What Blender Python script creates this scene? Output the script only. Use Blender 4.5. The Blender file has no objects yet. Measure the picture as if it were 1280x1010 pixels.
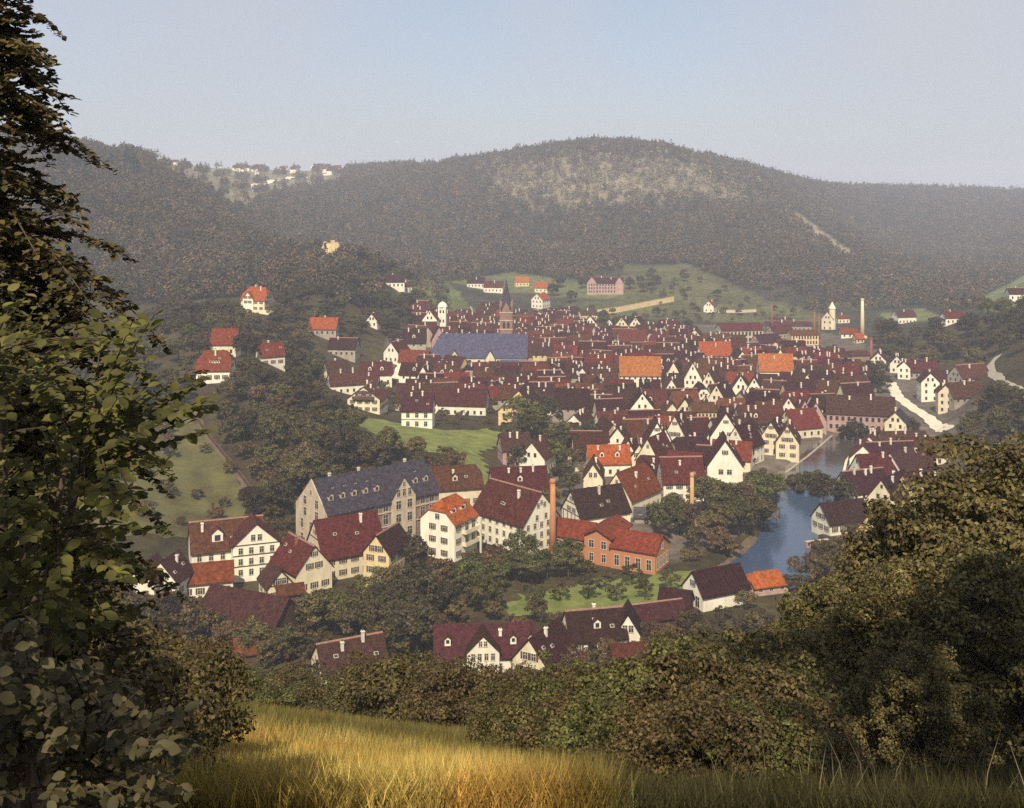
import bpy, math, random
import numpy as np
from mathutils import Vector, Matrix

random.seed(7)
RNG = np.random.default_rng(11)
R_ = math.radians
SC = bpy.context.scene
COL = SC.collection

# ------------------------------------------------------------------ camera
F = 1372.0          # focal length in pixels of a 1280 px wide frame
HZ = 240.0          # row of the level line
EYE = 95.0          # height of the eye over the valley floor

cam_data = bpy.data.cameras.new('camera')
cam = bpy.data.objects.new('camera', cam_data)
COL.objects.link(cam)
cam.location = (0, 0, EYE)
cam.rotation_euler = (R_(90), 0, 0)
cam_data.sensor_width = 36.0
cam_data.lens = 36.0 * F / 1280.0
cam_data.shift_y = -(505.0 - HZ) / 1280.0
cam_data.clip_start = 0.1
cam_data.clip_end = 20000
SC.camera = cam

# ------------------------------------------------------------------ render look
SC.view_settings.view_transform = 'Standard'
SC.view_settings.look = 'None'
SC.view_settings.gamma = 1.0
SC.view_settings.use_curve_mapping = False
SC.view_settings.exposure = 0.3
SC.render.engine = 'CYCLES'
SC.cycles.max_bounces = 5
SC.cycles.diffuse_bounces = 2
SC.cycles.glossy_bounces = 2
SC.cycles.transmission_bounces = 2
SC.cycles.transparent_max_bounces = 4
SC.cycles.volume_bounces = 1
SC.cycles.caustics_reflective = False
SC.cycles.caustics_refractive = False
SC.cycles.use_denoising = False

# ------------------------------------------------------------------ light
SUN_EL, SUN_AZ = 47.0, -8.0      # azimuth measured from straight behind the viewer towards +x
sx = math.sin(R_(SUN_AZ)) * math.cos(R_(SUN_EL))
sy = -math.cos(R_(SUN_AZ)) * math.cos(R_(SUN_EL))
sz = math.sin(R_(SUN_EL))
ld = bpy.data.lights.new('sun', 'SUN')
ld.energy = 4.8
ld.angle = R_(0.5)
ld.color = (1.0, 0.89, 0.71)
lo = bpy.data.objects.new('sun', ld)
COL.objects.link(lo)
lo.rotation_euler = Vector((sx, sy, sz)).to_track_quat('Z', 'Y').to_euler()
lo.location = (0, -50, 300)

world = bpy.data.worlds.new('World')
SC.world = world
world.use_nodes = True
wn = world.node_tree
for n in list(wn.nodes):
    wn.nodes.remove(n)
wo = wn.nodes.new('ShaderNodeOutputWorld')
bg = wn.nodes.new('ShaderNodeBackground')
sk = wn.nodes.new('ShaderNodeTexSky')
sk.sky_type = 'NISHITA'
sk.sun_disc = False
sk.sun_elevation = R_(SUN_EL)
sk.sun_rotation = math.atan2(sx, sy)
sk.altitude = 400
sk.air_density = 1.0
sk.dust_density = 2.0
sk.ozone_density = 2.5
bg.inputs['Strength'].default_value = 0.105
wm = wn.nodes.new('ShaderNodeMix')
wm.data_type = 'RGBA'
wm.inputs['B'].default_value = (4.45, 4.65, 5.1, 1)
wt = wn.nodes.new('ShaderNodeTexCoord')
wz = wn.nodes.new('ShaderNodeTexNoise')
wz.inputs['Scale'].default_value = 3.4
wz.inputs['Detail'].default_value = 5
wr = wn.nodes.new('ShaderNodeMapRange')
wr.inputs['From Min'].default_value = 0.3
wr.inputs['From Max'].default_value = 0.7
wr.inputs['To Min'].default_value = 0.38
wr.inputs['To Max'].default_value = 0.98
wn.links.new(wt.outputs['Generated'], wz.inputs['Vector'])
wn.links.new(wz.outputs['Fac'], wr.inputs['Value'])
wn.links.new(wr.outputs['Result'], wm.inputs['Factor'])
wn.links.new(sk.outputs[0], wm.inputs['A'])
wn.links.new(wm.outputs['Result'], bg.inputs['Color'])
wn.links.new(bg.outputs[0], wo.inputs['Surface'])

# ------------------------------------------------------------------ materials
MATS = {}

def nmat(name, c1, c2=None, scale=1.0, rough=0.85, bump=0.0, bscale=None, coord='Object',
         island=0.0, objvar=0.0, spec=0.15, detail=4.0, c3=None, attr=None, translucent=0.0):
    """noise mottled procedural surface"""
    if name in MATS:
        return MATS[name]
    m = bpy.data.materials.new(name)
    m.use_nodes = True
    nt = m.node_tree
    b = nt.nodes['Principled BSDF']
    b.inputs['Roughness'].default_value = rough
    b.inputs['Specular IOR Level'].default_value = spec
    c2 = c2 or c1
    tc = nt.nodes.new('ShaderNodeTexCoord')
    nz = nt.nodes.new('ShaderNodeTexNoise')
    nz.inputs['Scale'].default_value = scale
    nz.inputs['Detail'].default_value = detail
    nz.inputs['Roughness'].default_value = 0.65
    nt.links.new(tc.outputs[coord], nz.inputs['Vector'])
    rp = nt.nodes.new('ShaderNodeValToRGB')
    rp.color_ramp.elements[0].position = 0.35
    rp.color_ramp.elements[1].position = 0.65
    rp.color_ramp.elements[0].color = (*c1, 1)
    rp.color_ramp.elements[1].color = (*c2, 1)
    if c3:
        e = rp.color_ramp.elements.new(0.76)
        e.color = (*c3, 1)
    nt.links.new(nz.outputs['Fac'], rp.inputs['Fac'])
    out = rp.outputs['Color']
    if attr:
        at = nt.nodes.new('ShaderNodeAttribute')
        at.attribute_name = attr
        mx = nt.nodes.new('ShaderNodeMix')
        mx.data_type = 'RGBA'
        mx.blend_type = 'MULTIPLY'
        mx.inputs['Factor'].default_value = 1.0
        nt.links.new(out, mx.inputs['A'])
        nt.links.new(at.outputs['Color'], mx.inputs['B'])
        out = mx.outputs['Result']
    if island or objvar:
        hs = nt.nodes.new('ShaderNodeHueSaturation')
        nt.links.new(out, hs.inputs['Color'])
        val = None
        if island:
            g = nt.nodes.new('ShaderNodeNewGeometry')
            mr = nt.nodes.new('ShaderNodeMapRange')
            mr.inputs['To Min'].default_value = 1 - island
            mr.inputs['To Max'].default_value = 1 + island
            nt.links.new(g.outputs['Random Per Island'], mr.inputs['Value'])
            val = mr.outputs['Result']
        if objvar:
            oi = nt.nodes.new('ShaderNodeObjectInfo')
            mr2 = nt.nodes.new('ShaderNodeMapRange')
            mr2.inputs['To Min'].default_value = 1 - objvar
            mr2.inputs['To Max'].default_value = 1 + objvar
            nt.links.new(oi.outputs['Random'], mr2.inputs['Value'])
            mr3 = nt.nodes.new('ShaderNodeMapRange')
            mr3.inputs['To Min'].default_value = 0.5 - 0.035 * min(1, objvar * 2)
            mr3.inputs['To Max'].default_value = 0.5 + 0.03 * min(1, objvar * 2)
            mm = nt.nodes.new('ShaderNodeMath')
            mm.operation = 'FRACT'
            mm2 = nt.nodes.new('ShaderNodeMath')
            mm2.operation = 'MULTIPLY'
            mm2.inputs[1].default_value = 7.31
            nt.links.new(oi.outputs['Random'], mm2.inputs[0])
            nt.links.new(mm2.outputs[0], mm.inputs[0])
            nt.links.new(mm.outputs[0], mr3.inputs['Value'])
            nt.links.new(mr3.outputs['Result'], hs.inputs['Hue'])
            if val is None:
                val = mr2.outputs['Result']
            else:
                mu = nt.nodes.new('ShaderNodeMath')
                mu.operation = 'MULTIPLY'
                nt.links.new(val, mu.inputs[0])
                nt.links.new(mr2.outputs['Result'], mu.inputs[1])
                val = mu.outputs[0]
        nt.links.new(val, hs.inputs['Value'])
        out = hs.outputs['Color']
    nt.links.new(out, b.inputs['Base Color'])
    if bump:
        n2 = nt.nodes.new('ShaderNodeTexNoise')
        n2.inputs['Scale'].default_value = bscale or scale * 4
        n2.inputs['Detail'].default_value = 5
        nt.links.new(tc.outputs[coord], n2.inputs['Vector'])
        bp = nt.nodes.new('ShaderNodeBump')
        bp.inputs['Strength'].default_value = bump
        bp.inputs['Distance'].default_value = 0.1
        nt.links.new(n2.outputs['Fac'], bp.inputs['Height'])
        nt.links.new(bp.outputs['Normal'], b.inputs['Normal'])
    if translucent:
        tr = nt.nodes.new('ShaderNodeBsdfTranslucent')
        nt.links.new(out, tr.inputs['Color'])
        ms = nt.nodes.new('ShaderNodeMixShader')
        ms.inputs['Fac'].default_value = translucent
        nt.links.new(b.outputs[0], ms.inputs[1])
        nt.links.new(tr.outputs[0], ms.inputs[2])
        nt.links.new(ms.outputs[0], nt.nodes['Material Output'].inputs['Surface'])
    MATS[name] = m
    return m

def streak(m, sc, lo_, hi_):
    """rain streaks and weathering that run down a surface"""
    nt = m.node_tree
    b = nt.nodes['Principled BSDF']
    old = b.inputs['Base Color'].links[0].from_socket
    tc = nt.nodes.new('ShaderNodeTexCoord')
    mp = nt.nodes.new('ShaderNodeMapping')
    mp.inputs['Scale'].default_value = sc
    oi = nt.nodes.new('ShaderNodeObjectInfo')
    nz = nt.nodes.new('ShaderNodeTexNoise')
    nz.noise_dimensions = '4D'
    nz.inputs['Scale'].default_value = 1.0
    nz.inputs['Detail'].default_value = 6
    mw = nt.nodes.new('ShaderNodeMath')
    mw.operation = 'MULTIPLY'
    mw.inputs[1].default_value = 40
    nt.links.new(oi.outputs['Random'], mw.inputs[0])
    nt.links.new(mw.outputs[0], nz.inputs['W'])
    nt.links.new(tc.outputs['Object'], mp.inputs['Vector'])
    nt.links.new(mp.outputs[0], nz.inputs['Vector'])
    mr = nt.nodes.new('ShaderNodeMapRange')
    mr.inputs['From Min'].default_value = .3
    mr.inputs['From Max'].default_value = .7
    mr.inputs['To Min'].default_value = lo_
    mr.inputs['To Max'].default_value = hi_
    nt.links.new(nz.outputs['Fac'], mr.inputs['Value'])
    mx = nt.nodes.new('ShaderNodeMix')
    mx.data_type = 'RGBA'
    mx.blend_type = 'MULTIPLY'
    mx.inputs['Factor'].default_value = 1.0
    nt.links.new(old, mx.inputs['A'])
    nt.links.new(mr.outputs['Result'], mx.inputs['B'])
    nt.links.new(mx.outputs['Result'], b.inputs['Base Color'])

def roof_mat(name, c1, c2, c3, rows=2.6, objvar=0.36):
    """clay tile roof: courses across the slope, patches of replaced tiles"""
    m = nmat(name, tuple(c * .78 for c in c1), c2, scale=1.1, rough=0.8, objvar=objvar, c3=tuple(c * 1.15 for c in c3), detail=12.0, spec=0.1)
    nt = m.node_tree
    b = nt.nodes['Principled BSDF']
    tc = nt.nodes.new('ShaderNodeTexCoord')
    br = nt.nodes.new('ShaderNodeTexBrick')
    br.inputs['Scale'].default_value = rows
    br.inputs['Color1'].default_value = (1, 1, 1, 1)
    br.inputs['Color2'].default_value = (0.72, 0.72, 0.72, 1)
    br.inputs['Mortar'].default_value = (0.3, 0.3, 0.3, 1)
    br.inputs['Mortar Size'].default_value = 0.05
    mp = nt.nodes.new('ShaderNodeMapping')
    mp.inputs['Scale'].default_value = (1, 1.0, 1)
    cx = nt.nodes.new('ShaderNodeSeparateXYZ')
    cb = nt.nodes.new('ShaderNodeCombineXYZ')
    nt.links.new(tc.outputs['Object'], cx.inputs[0])
    nt.links.new(cx.outputs['X'], cb.inputs['X'])
    nt.links.new(cx.outputs['Z'], cb.inputs['Y'])
    nt.links.new(cb.outputs[0], br.inputs['Vector'])
    old = b.inputs['Base Color'].links[0].from_socket
    mx = nt.nodes.new('ShaderNodeMix')
    mx.data_type = 'RGBA'
    mx.blend_type = 'MULTIPLY'
    mx.inputs['Factor'].default_value = 0.8
    nt.links.new(old, mx.inputs['A'])
    nt.links.new(br.outputs['Color'], mx.inputs['B'])
    nt.links.new(mx.outputs['Result'], b.inputs['Base Color'])
    streak(m, (1.6, 1.6, .22), .62, 1.2)
    bp = nt.nodes.new('ShaderNodeBump')
    bp.inputs['Strength'].default_value = 0.5
    bp.inputs['Distance'].default_value = 0.06
    nt.links.new(br.outputs['Fac'], bp.inputs['Height'])
    bp.invert = True
    nt.links.new(bp.outputs['Normal'], b.inputs['Normal'])
    return m

ROOF = {
    'maroon': roof_mat('roof maroon tile', (0.082, 0.024, 0.013), (0.14, 0.042, 0.022), (0.22, 0.09, 0.045)),
    'brown': roof_mat('roof brown tile', (0.06, 0.022, 0.018), (0.10, 0.034, 0.026), (0.13, 0.06, 0.04)),
    'plum': roof_mat('roof plum tile', (0.055, 0.019, 0.015), (0.09, 0.030, 0.023), (0.13, 0.055, 0.035)),
    'red': roof_mat('roof dusty red tile', (0.15, 0.036, 0.018), (0.21, 0.055, 0.026), (0.26, 0.10, 0.045)),
    'brick': roof_mat('roof brick red tile', (0.22, 0.045, 0.016), (0.32, 0.075, 0.026), (0.30, 0.10, 0.04), objvar=0.1),
    'orange': roof_mat('roof new orange tile', (0.46, 0.09, 0.02), (0.58, 0.14, 0.03), (0.50, 0.17, 0.05), objvar=0.1),
    'amber': roof_mat('roof amber tile', (0.55, 0.17, 0.035), (0.66, 0.23, 0.05), (0.5, 0.22, 0.08), objvar=0.1),
    'church_slate': roof_mat('roof church slate', (0.10, 0.095, 0.17), (0.145, 0.135, 0.22), (0.19, 0.17, 0.24), rows=3, objvar=0.05),
    'slate': roof_mat('roof blue grey slate', (0.06, 0.05, 0.066), (0.095, 0.08, 0.10), (0.14, 0.12, 0.13), rows=3, objvar=0.05),
    'tin': roof_mat('roof grey shingle', (0.10, 0.09, 0.10), (0.16, 0.145, 0.15), (0.2, 0.18, 0.17), objvar=0.1),
}
WALL = {
    'white': nmat('wall white plaster', (0.76, 0.70, 0.54), (0.85, 0.79, 0.62), scale=0.35, objvar=0.07, bump=0.1),
    'cream': nmat('wall cream plaster', (0.68, 0.58, 0.38), (0.80, 0.70, 0.48), scale=0.35, objvar=0.1, bump=0.1),
    'yellow': nmat('wall ochre plaster', (0.60, 0.45, 0.22), (0.72, 0.55, 0.28), scale=0.35, objvar=0.1, bump=0.1),
    'pink': nmat('wall rose stone', (0.38, 0.24, 0.20), (0.50, 0.33, 0.27), scale=0.5, objvar=0.1, bump=0.1),
    'stone': nmat('wall pale sandstone', (0.46, 0.37, 0.26), (0.60, 0.49, 0.34), scale=0.6, objvar=0.05, bump=0.2),
    'violet': nmat('wall violet sandstone', (0.20, 0.15, 0.13), (0.29, 0.215, 0.18), scale=0.6, objvar=0.05, bump=0.2),
    'grey': nmat('wall weathered plaster', (0.30, 0.25, 0.20), (0.42, 0.36, 0.28), scale=0.4, objvar=0.15, bump=0.1),
    'wood': nmat('wall dark board', (0.07, 0.045, 0.03), (0.12, 0.075, 0.05), scale=0.8, objvar=0.2, bump=0.2),
}
for _k in WALL:
    streak(WALL[_k], (.9, .9, .18), .80, 1.06)
def brick_mat():
    m = bpy.data.materials.new('wall orange brick')
    m.use_nodes = True
    nt = m.node_tree
    b = nt.nodes['Principled BSDF']
    b.inputs['Roughness'].default_value = 0.9
    tc = nt.nodes.new('ShaderNodeTexCoord')
    sp = nt.nodes.new('ShaderNodeSeparateXYZ')
    ad = nt.nodes.new('ShaderNodeMath')
    ad.operation = 'ADD'
    cb = nt.nodes.new('ShaderNodeCombineXYZ')
    br = nt.nodes.new('ShaderNodeTexBrick')
    br.inputs['Scale'].default_value = 3.0
    br.inputs['Color1'].default_value = (0.50, 0.17, 0.055, 1)
    br.inputs['Color2'].default_value = (0.36, 0.11, 0.04, 1)
    br.inputs['Mortar'].default_value = (0.42, 0.30, 0.18, 1)
    nt.links.new(tc.outputs['Object'], sp.inputs[0])
    nt.links.new(sp.outputs['X'], ad.inputs[0])
    nt.links.new(sp.outputs['Y'], ad.inputs[1])
    nt.links.new(ad.outputs[0], cb.inputs['X'])
    nt.links.new(sp.outputs['Z'], cb.inputs['Y'])
    nt.links.new(cb.outputs[0], br.inputs['Vector'])
    nt.links.new(br.outputs['Color'], b.inputs['Base Color'])
    return m
WALL['brick'] = brick_mat()
M_PANE = nmat('window pane', (0.025, 0.025, 0.03), (0.05, 0.045, 0.045), scale=0.7, rough=0.12, spec=0.5)
M_FRAME = nmat('window frame paint', (0.50, 0.44, 0.33), (0.62, 0.55, 0.42), scale=2.0)
M_TIMBER = nmat('dark timber', (0.075, 0.045, 0.03), (0.12, 0.07, 0.045), scale=1.0)
M_CHIM = nmat('chimney plaster', (0.62, 0.54, 0.42), (0.75, 0.68, 0.56), scale=1.5, objvar=0.15)
M_CHIMB = nmat('chimney brick', (0.30, 0.10, 0.06), (0.38, 0.15, 0.08), scale=2.0, objvar=0.15)
M_BARK = nmat('bark', (0.05, 0.036, 0.025), (0.10, 0.075, 0.05), scale=3.0, bump=0.5)

# ------------------------------------------------------------------ mesh helpers
def new_mesh(name, verts, faces, mats, smooth=False, mat_idx=None):
    me = bpy.data.meshes.new(name)
    me.from_pydata([tuple(v) for v in verts], [], faces)
    for m in (mats if isinstance(mats, (list, tuple)) else [mats]):
        me.materials.append(m)
    if mat_idx is not None:
        me.polygons.foreach_set('material_index', mat_idx)
    if smooth:
        me.polygons.foreach_set('use_smooth', [True] * len(me.polygons))
    me.update()
    return me

def np_mesh(name, V, faces_flat, sizes, mat, color=None):
    """fast mesh from arrays; sizes = loops per face"""
    me = bpy.data.meshes.new(name)
    me.vertices.add(len(V))
    me.vertices.foreach_set('co', np.ascontiguousarray(V, dtype=np.float32).ravel())
    me.loops.add(len(faces_flat))
    me.loops.foreach_set('vertex_index', np.ascontiguousarray(faces_flat, dtype=np.int32))
    n = len(sizes)
    me.polygons.add(n)
    st = np.zeros(n, dtype=np.int32)
    st[1:] = np.cumsum(sizes)[:-1]
    me.polygons.foreach_set('loop_start', st)
    me.polygons.foreach_set('loop_total', np.ascontiguousarray(sizes, dtype=np.int32))
    me.materials.append(mat)
    if color is not None:
        ca = me.color_attributes.new('tint', 'FLOAT_COLOR', 'POINT')
        ca.data.foreach_set('color', np.ascontiguousarray(
            np.hstack([color, np.ones((len(color), 1))]), dtype=np.float32).ravel())
    me.update(calc_edges=True)
    return me

class MB:
    def __init__(s):
        s.v, s.f, s.mi = [], [], []
    def quad(s, a, b, c, d, mi=0):
        i = len(s.v)
        s.v += [a, b, c, d]
        s.f.append((i, i + 1, i + 2, i + 3))
        s.mi.append(mi)
    def poly(s, pts, mi=0):
        i = len(s.v)
        s.v += list(pts)
        s.f.append(tuple(range(i, i + len(pts))))
        s.mi.append(mi)
    def box(s, x0, x1, y0, y1, z0, z1, mi=0):
        i = len(s.v)
        s.v += [(x, y, z) for z in (z0, z1) for y in (y0, y1) for x in (x0, x1)]
        for f in ((0, 2, 3, 1), (4, 5, 7, 6), (0, 1, 5, 4), (2, 6, 7, 3), (0, 4, 6, 2), (1, 3, 7, 5)):
            s.f.append(tuple(i + k for k in f))
            s.mi.append(mi)
    def tube(s, pts, radii, n=7, cap=True, mi=0):
        i0 = len(s.v)
        P = [Vector(p) for p in pts]
        for k, p in enumerate(P):
            d = (P[min(k + 1, len(P) - 1)] - P[max(k - 1, 0)]).normalized()
            a = d.cross(Vector((0, 0, 1)))
            if a.length < 1e-3:
                a = Vector((1, 0, 0))
            a.normalize()
            b = d.cross(a)
            for j in range(n):
                t = 2 * math.pi * j / n
                s.v.append(tuple(p + (a * math.cos(t) + b * math.sin(t)) * radii[k]))
        for k in range(len(P) - 1):
            for j in range(n):
                a = i0 + k * n + j
                b = i0 + k * n + (j + 1) % n
                s.f.append((a, b, b + n, a + n))
                s.mi.append(mi)
        if cap:
            s.f.append(tuple(i0 + (len(P) - 1) * n + j for j in range(n)))
            s.mi.append(mi)
            s.f.append(tuple(i0 + n - 1 - j for j in range(n)))
            s.mi.append(mi)
    def mesh(s, name, mats, smooth=False):
        return new_mesh(name, s.v, s.f, mats, smooth, s.mi)

def link(name, me, parent=None, loc=None, rotz=None):
    o = bpy.data.objects.new(name, me)
    COL.objects.link(o)
    if parent is not None:
        o.parent = parent
    if loc is not None:
        o.location = loc
    if rotz is not None:
        o.rotation_euler = (0, 0, rotz)
    return o

def tag(o, label, cat, group=None, kind=None):
    if label:
        o['label'] = label
    if cat:
        o['category'] = cat
    if group:
        o['group'] = group
    if kind:
        o['kind'] = kind
    return o

def root(name, loc, rotz, label, cat, group=None):
    o = bpy.data.objects.new(name, None)
    o.empty_display_size = 0.5
    COL.objects.link(o)
    o.location = loc
    o.rotation_euler = (0, 0, rotz)
    return tag(o, label, cat, group)

def structure(name, me):
    return tag(link(name, me), None, None, kind='structure')

# ------------------------------------------------------------------ terrain
CTRL = []      # (px, D, z)
def cz(px, D, z):
    CTRL.append((px, D, z))
def cp(px, py, D):
    CTRL.append((px, D, EYE - (py - HZ) * D / F))

for px in (-700, -200, 200, 640, 1000, 1400, 1950):
    cz(px, 1.5, EYE - 1.9)
    cz(px, 5, EYE - 3.6)
    cz(px, 12, EYE - 6.9)
    cz(px, 22, EYE - 11.8)
    cz(px, 40, EYE - 20.4 + (1.4 if px < 450 else 0))
    cz(px, 70, EYE - 36)
    cz(px, 110, EYE - 57)
    cz(px, 150, EYE - 77)
for px in (400, 640, 900, 1150):
    cz(px, 190, 2.0); cz(px, 225, 0.0); cz(px, 265, 0.0)
for px in (100, -300, -700):
    cz(px, 190, 8 + (100 - px) * .01); cz(px, 225, 6 + (100 - px) * .015)
for px in (1500, 1950):
    cz(px, 200, 6); cz(px, 265, 5)
for px in (640, 800, 960, 1080):
    for D in (320, 400, 500, 620):
        cz(px, D, 0.0)
for px in (560, 700, 850, 1000):
    cz(px, 740, 0.5)
cz(300, 268, 0.5); cz(100, 268, 8); cz(450, 290, 0.5); cz(560, 300, 0.5)
# spur with the meadow and the orange roofed houses
cp(250, 650, 300); cp(250, 560, 345); cp(120, 600, 300); cp(0, 560, 320); cp(-300, 500, 320)
cp(300, 600, 325); cp(300, 482, 390); cp(400, 500, 400); cp(400, 600, 325); cp(480, 580, 340)
cp(450, 530, 400); cp(560, 560, 370); cp(600, 620, 330); cp(640, 540, 410); cp(523, 534, 410)
cp(460, 512, 440); cp(410, 470, 520); cp(270, 478, 400); cp(282, 443, 432); cp(337, 458, 442)
cp(405, 420, 560); cp(320, 392, 560); cp(250, 395, 590); cp(150, 380, 640); cp(0, 400, 560)
cp(-300, 350, 600); cp(-700, 300, 600)
cp(480, 395, 640); cp(480, 338, 760); cp(420, 322, 770); cp(345, 345, 720); cp(540, 372, 800)
cp(300, 335, 800); cp(200, 300, 850)
cp(100, 218, 1000); cp(200, 217, 1150); cp(150, 217, 1060); cp(30, 210, 950); cp(250, 236, 1250); cp(290, 262, 1150); cp(-250, 185, 1000); cp(-700, 150, 1000)
cp(130, 290, 830)
# village on the plateau and the ravine below it
cp(250, 215, 1500); cp(330, 214, 2200); cp(200, 208, 2200); cp(420, 214, 2100); cp(330, 240, 1650); cp(320, 300, 1150)
cp(400, 320, 1000)
# central hill
cp(500, 218, 1850); cp(560, 214, 1750); cp(620, 207, 1700); cp(680, 197, 1650); cp(740, 192, 1620); cp(810, 192, 1600); cp(850, 194, 1600)
cp(872, 200, 1600); cp(895, 222, 1640); cp(740, 250, 1430); cp(740, 330, 1150); cp(600, 250, 1480); cp(600, 335, 1130)
cp(480, 260, 1500); cp(860, 250, 1430); cp(860, 320, 1180)
cp(950, 250, 1500); cp(1020, 296, 1330); cp(1070, 330, 1200); cp(960, 228, 1750); cp(1010, 238, 1900)
# far ridge beyond the side valley
cp(1010, 236, 2500); cp(1100, 238, 2500); cp(1200, 243, 2450); cp(1280, 249, 2400); cp(1450, 250, 2300); cp(1950, 240, 2300)
cp(1150, 330, 1480); cp(1240, 330, 1480); cp(1150, 345, 1230); cp(1090, 300, 1750); cp(1200, 285, 1900)
# foot of the hills behind the town
cp(600, 350, 1010); cp(680, 352, 1000); cp(755, 368, 940); cp(830, 340, 1010); cp(880, 390, 880); cp(940, 400, 850)
cp(990, 395, 900); cp(1060, 385, 930); cp(1130, 392, 900); cp(600, 400, 810); cp(700, 405, 800); cp(800, 412, 780)
# right hand slope
cp(1230, 385, 720); cp(1280, 350, 720); cp(1200, 425, 610); cp(1120, 430, 640); cp(1245, 470, 460); cp(1280, 500, 400)
cp(1190, 472, 560); cp(1200, 520, 455); cp(1500, 330, 600); cp(1500, 480, 400); cp(1950, 330, 600); cp(1100, 500, 500)
cp(1250, 560, 380); cp(1150, 600, 360)
for px in (-700, -200, 300, 640, 1000, 1400, 1950):
    cz(px, 3600, 100); cz(px, 5200, 80)

_C = np.array(CTRL, dtype=np.float64)
KU, KV = 1 / 260.0, 3.2
_X = np.stack([_C[:, 0] * KU, np.log(_C[:, 1]) * KV], 1)
def _kern(r2):
    return 0.5 * r2 * np.log(r2 + 1e-12)
def _solve():
    n = len(_X)
    d = ((_X[:, None] - _X[None]) ** 2).sum(-1)
    A = np.zeros((n + 3, n + 3))
    A[:n, :n] = _kern(d) + np.eye(n) * 0.02
    A[:n, n] = 1
    A[:n, n + 1:] = _X
    A[n, :n] = 1
    A[n + 1:, :n] = _X.T
    b = np.zeros(n + 3)
    b[:n] = _C[:, 2]
    return np.linalg.solve(A, b)
_W = _solve()

RIV = []       # river polygon in plan, filled below
def in_poly(x, y, poly):
    x = np.asarray(x, dtype=float); y = np.asarray(y, dtype=float)
    c = np.zeros(x.shape, dtype=bool)
    n = len(poly)
    for i in range(n):
        x1, y1 = poly[i]; x2, y2 = poly[(i + 1) % n]
        t = ((y1 > y) != (y2 > y)) & (x < (x2 - x1) * (y - y1) / ((y2 - y1) or 1e-9) + x1)
        c ^= t
    return c
def seg_dist(x, y, poly):
    d = np.full(np.shape(x), 1e9)
    n = len(poly)
    for i in range(n):
        x1, y1 = poly[i]; x2, y2 = poly[(i + 1) % n]
        dx, dy = x2 - x1, y2 - y1
        t = np.clip(((x - x1) * dx + (y - y1) * dy) / (dx * dx + dy * dy + 1e-9), 0, 1)
        d = np.minimum(d, np.hypot(x - x1 - t * dx, y - y1 - t * dy))
    return d

def raw_height(u, D):
    u = np.atleast_1d(np.asarray(u, dtype=float)); D = np.atleast_1d(np.asarray(D, dtype=float))
    q = np.stack([np.clip(u, -800, 2050) * KU, np.log(np.maximum(D, 1.0)) * KV], 1)
    out = np.empty(len(q))
    for a in range(0, len(q), 20000):
        qq = q[a:a + 20000]
        d = ((qq[:, None] - _X[None]) ** 2).sum(-1)
        out[a:a + 20000] = _kern(d) @ _W[:-3] + _W[-3] + qq @ _W[-2:]
    return out

def wob(x, y):
    return (np.sin(x * .11 + 1.3 * np.sin(y * .07)) + np.sin(y * .13 + 1.7 * np.sin(x * .05)) + np.sin((x + y) * .31) * .5)

def height(x, y):
    x = np.atleast_1d(np.asarray(x, dtype=float)); y = np.atleast_1d(np.asarray(y, dtype=float))
    yy = np.maximum(y, 1.0)
    z = raw_height(640 + x / yy * F, yy)
    flat = (yy > 215) & (yy < 760) & (z < 1.6)
    z = np.where(flat, np.maximum(z, -0.2) * 0.6, z)
    z = z + wob(x, y) * np.clip((yy - 260) / 2000, 0, 1) * 2 * np.clip(z / 20, 0, 1)
    if RIV:
        near = (yy > 180) & (yy < 520)
        if near.any():
            xs, ys = x[near], y[near]
            ins = np.zeros(len(xs), dtype=bool); dd = np.full(len(xs), 1e9)
            for poly in RIV:
                ins |= in_poly(xs, ys, poly)
                dd = np.minimum(dd, seg_dist(xs, ys, poly))
            zz = z[near]
            w = np.where(ins, 1.0, np.clip(1 - dd / 4.5, 0, 1))
            zz = zz * (1 - w) + np.minimum(zz, -3.2) * w
            z[near] = zz
    return z
def gz(x, y):
    return float(height([x], [y])[0])

_DS = np.exp(np.linspace(math.log(8), math.log(3000), 900))
def hit(px, py, dmin=8.0):
    """where the sight line through a pixel meets the ground"""
    D = _DS[_DS >= dmin]
    x = (px - 640) / F * D
    z = height(x, D)
    ray = EYE - (py - HZ) / F * D
    k = np.argmax(ray <= z)
    if ray[k] > z[k]:
        k = len(D) - 1
    if k > 0:
        a0 = ray[k - 1] - z[k - 1]; a1 = ray[k] - z[k]
        t = a0 / (a0 - a1 + 1e-9)
        d = D[k - 1] + t * (D[k] - D[k - 1])
    else:
        d = D[0]
    return Vector(((px - 640) / F * d, d, gz((px - 640) / F * d, d)))
def at(px, D):
    x = (px - 640) / F * D
    return Vector((x, D, gz(x, D)))
def flatpt(px, py, z=0.0):
    D = (EYE - z) * F / (py - HZ)
    return ((px - 640) / F * D, D)

WATER_Z = -1.2
RIV.append([flatpt(a, b, WATER_Z) for a, b in
       [(908, 724), (922, 706), (950, 688), (972, 655), (985, 630), (990, 606), (978, 598), (1012, 572), (1044, 546),
        (1086, 551), (1078, 566), (1060, 585), (1056, 606), (1040, 624), (1013, 640), (1010, 668), (1005, 700), (1000, 722), (975, 733), (935, 735)]])

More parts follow.
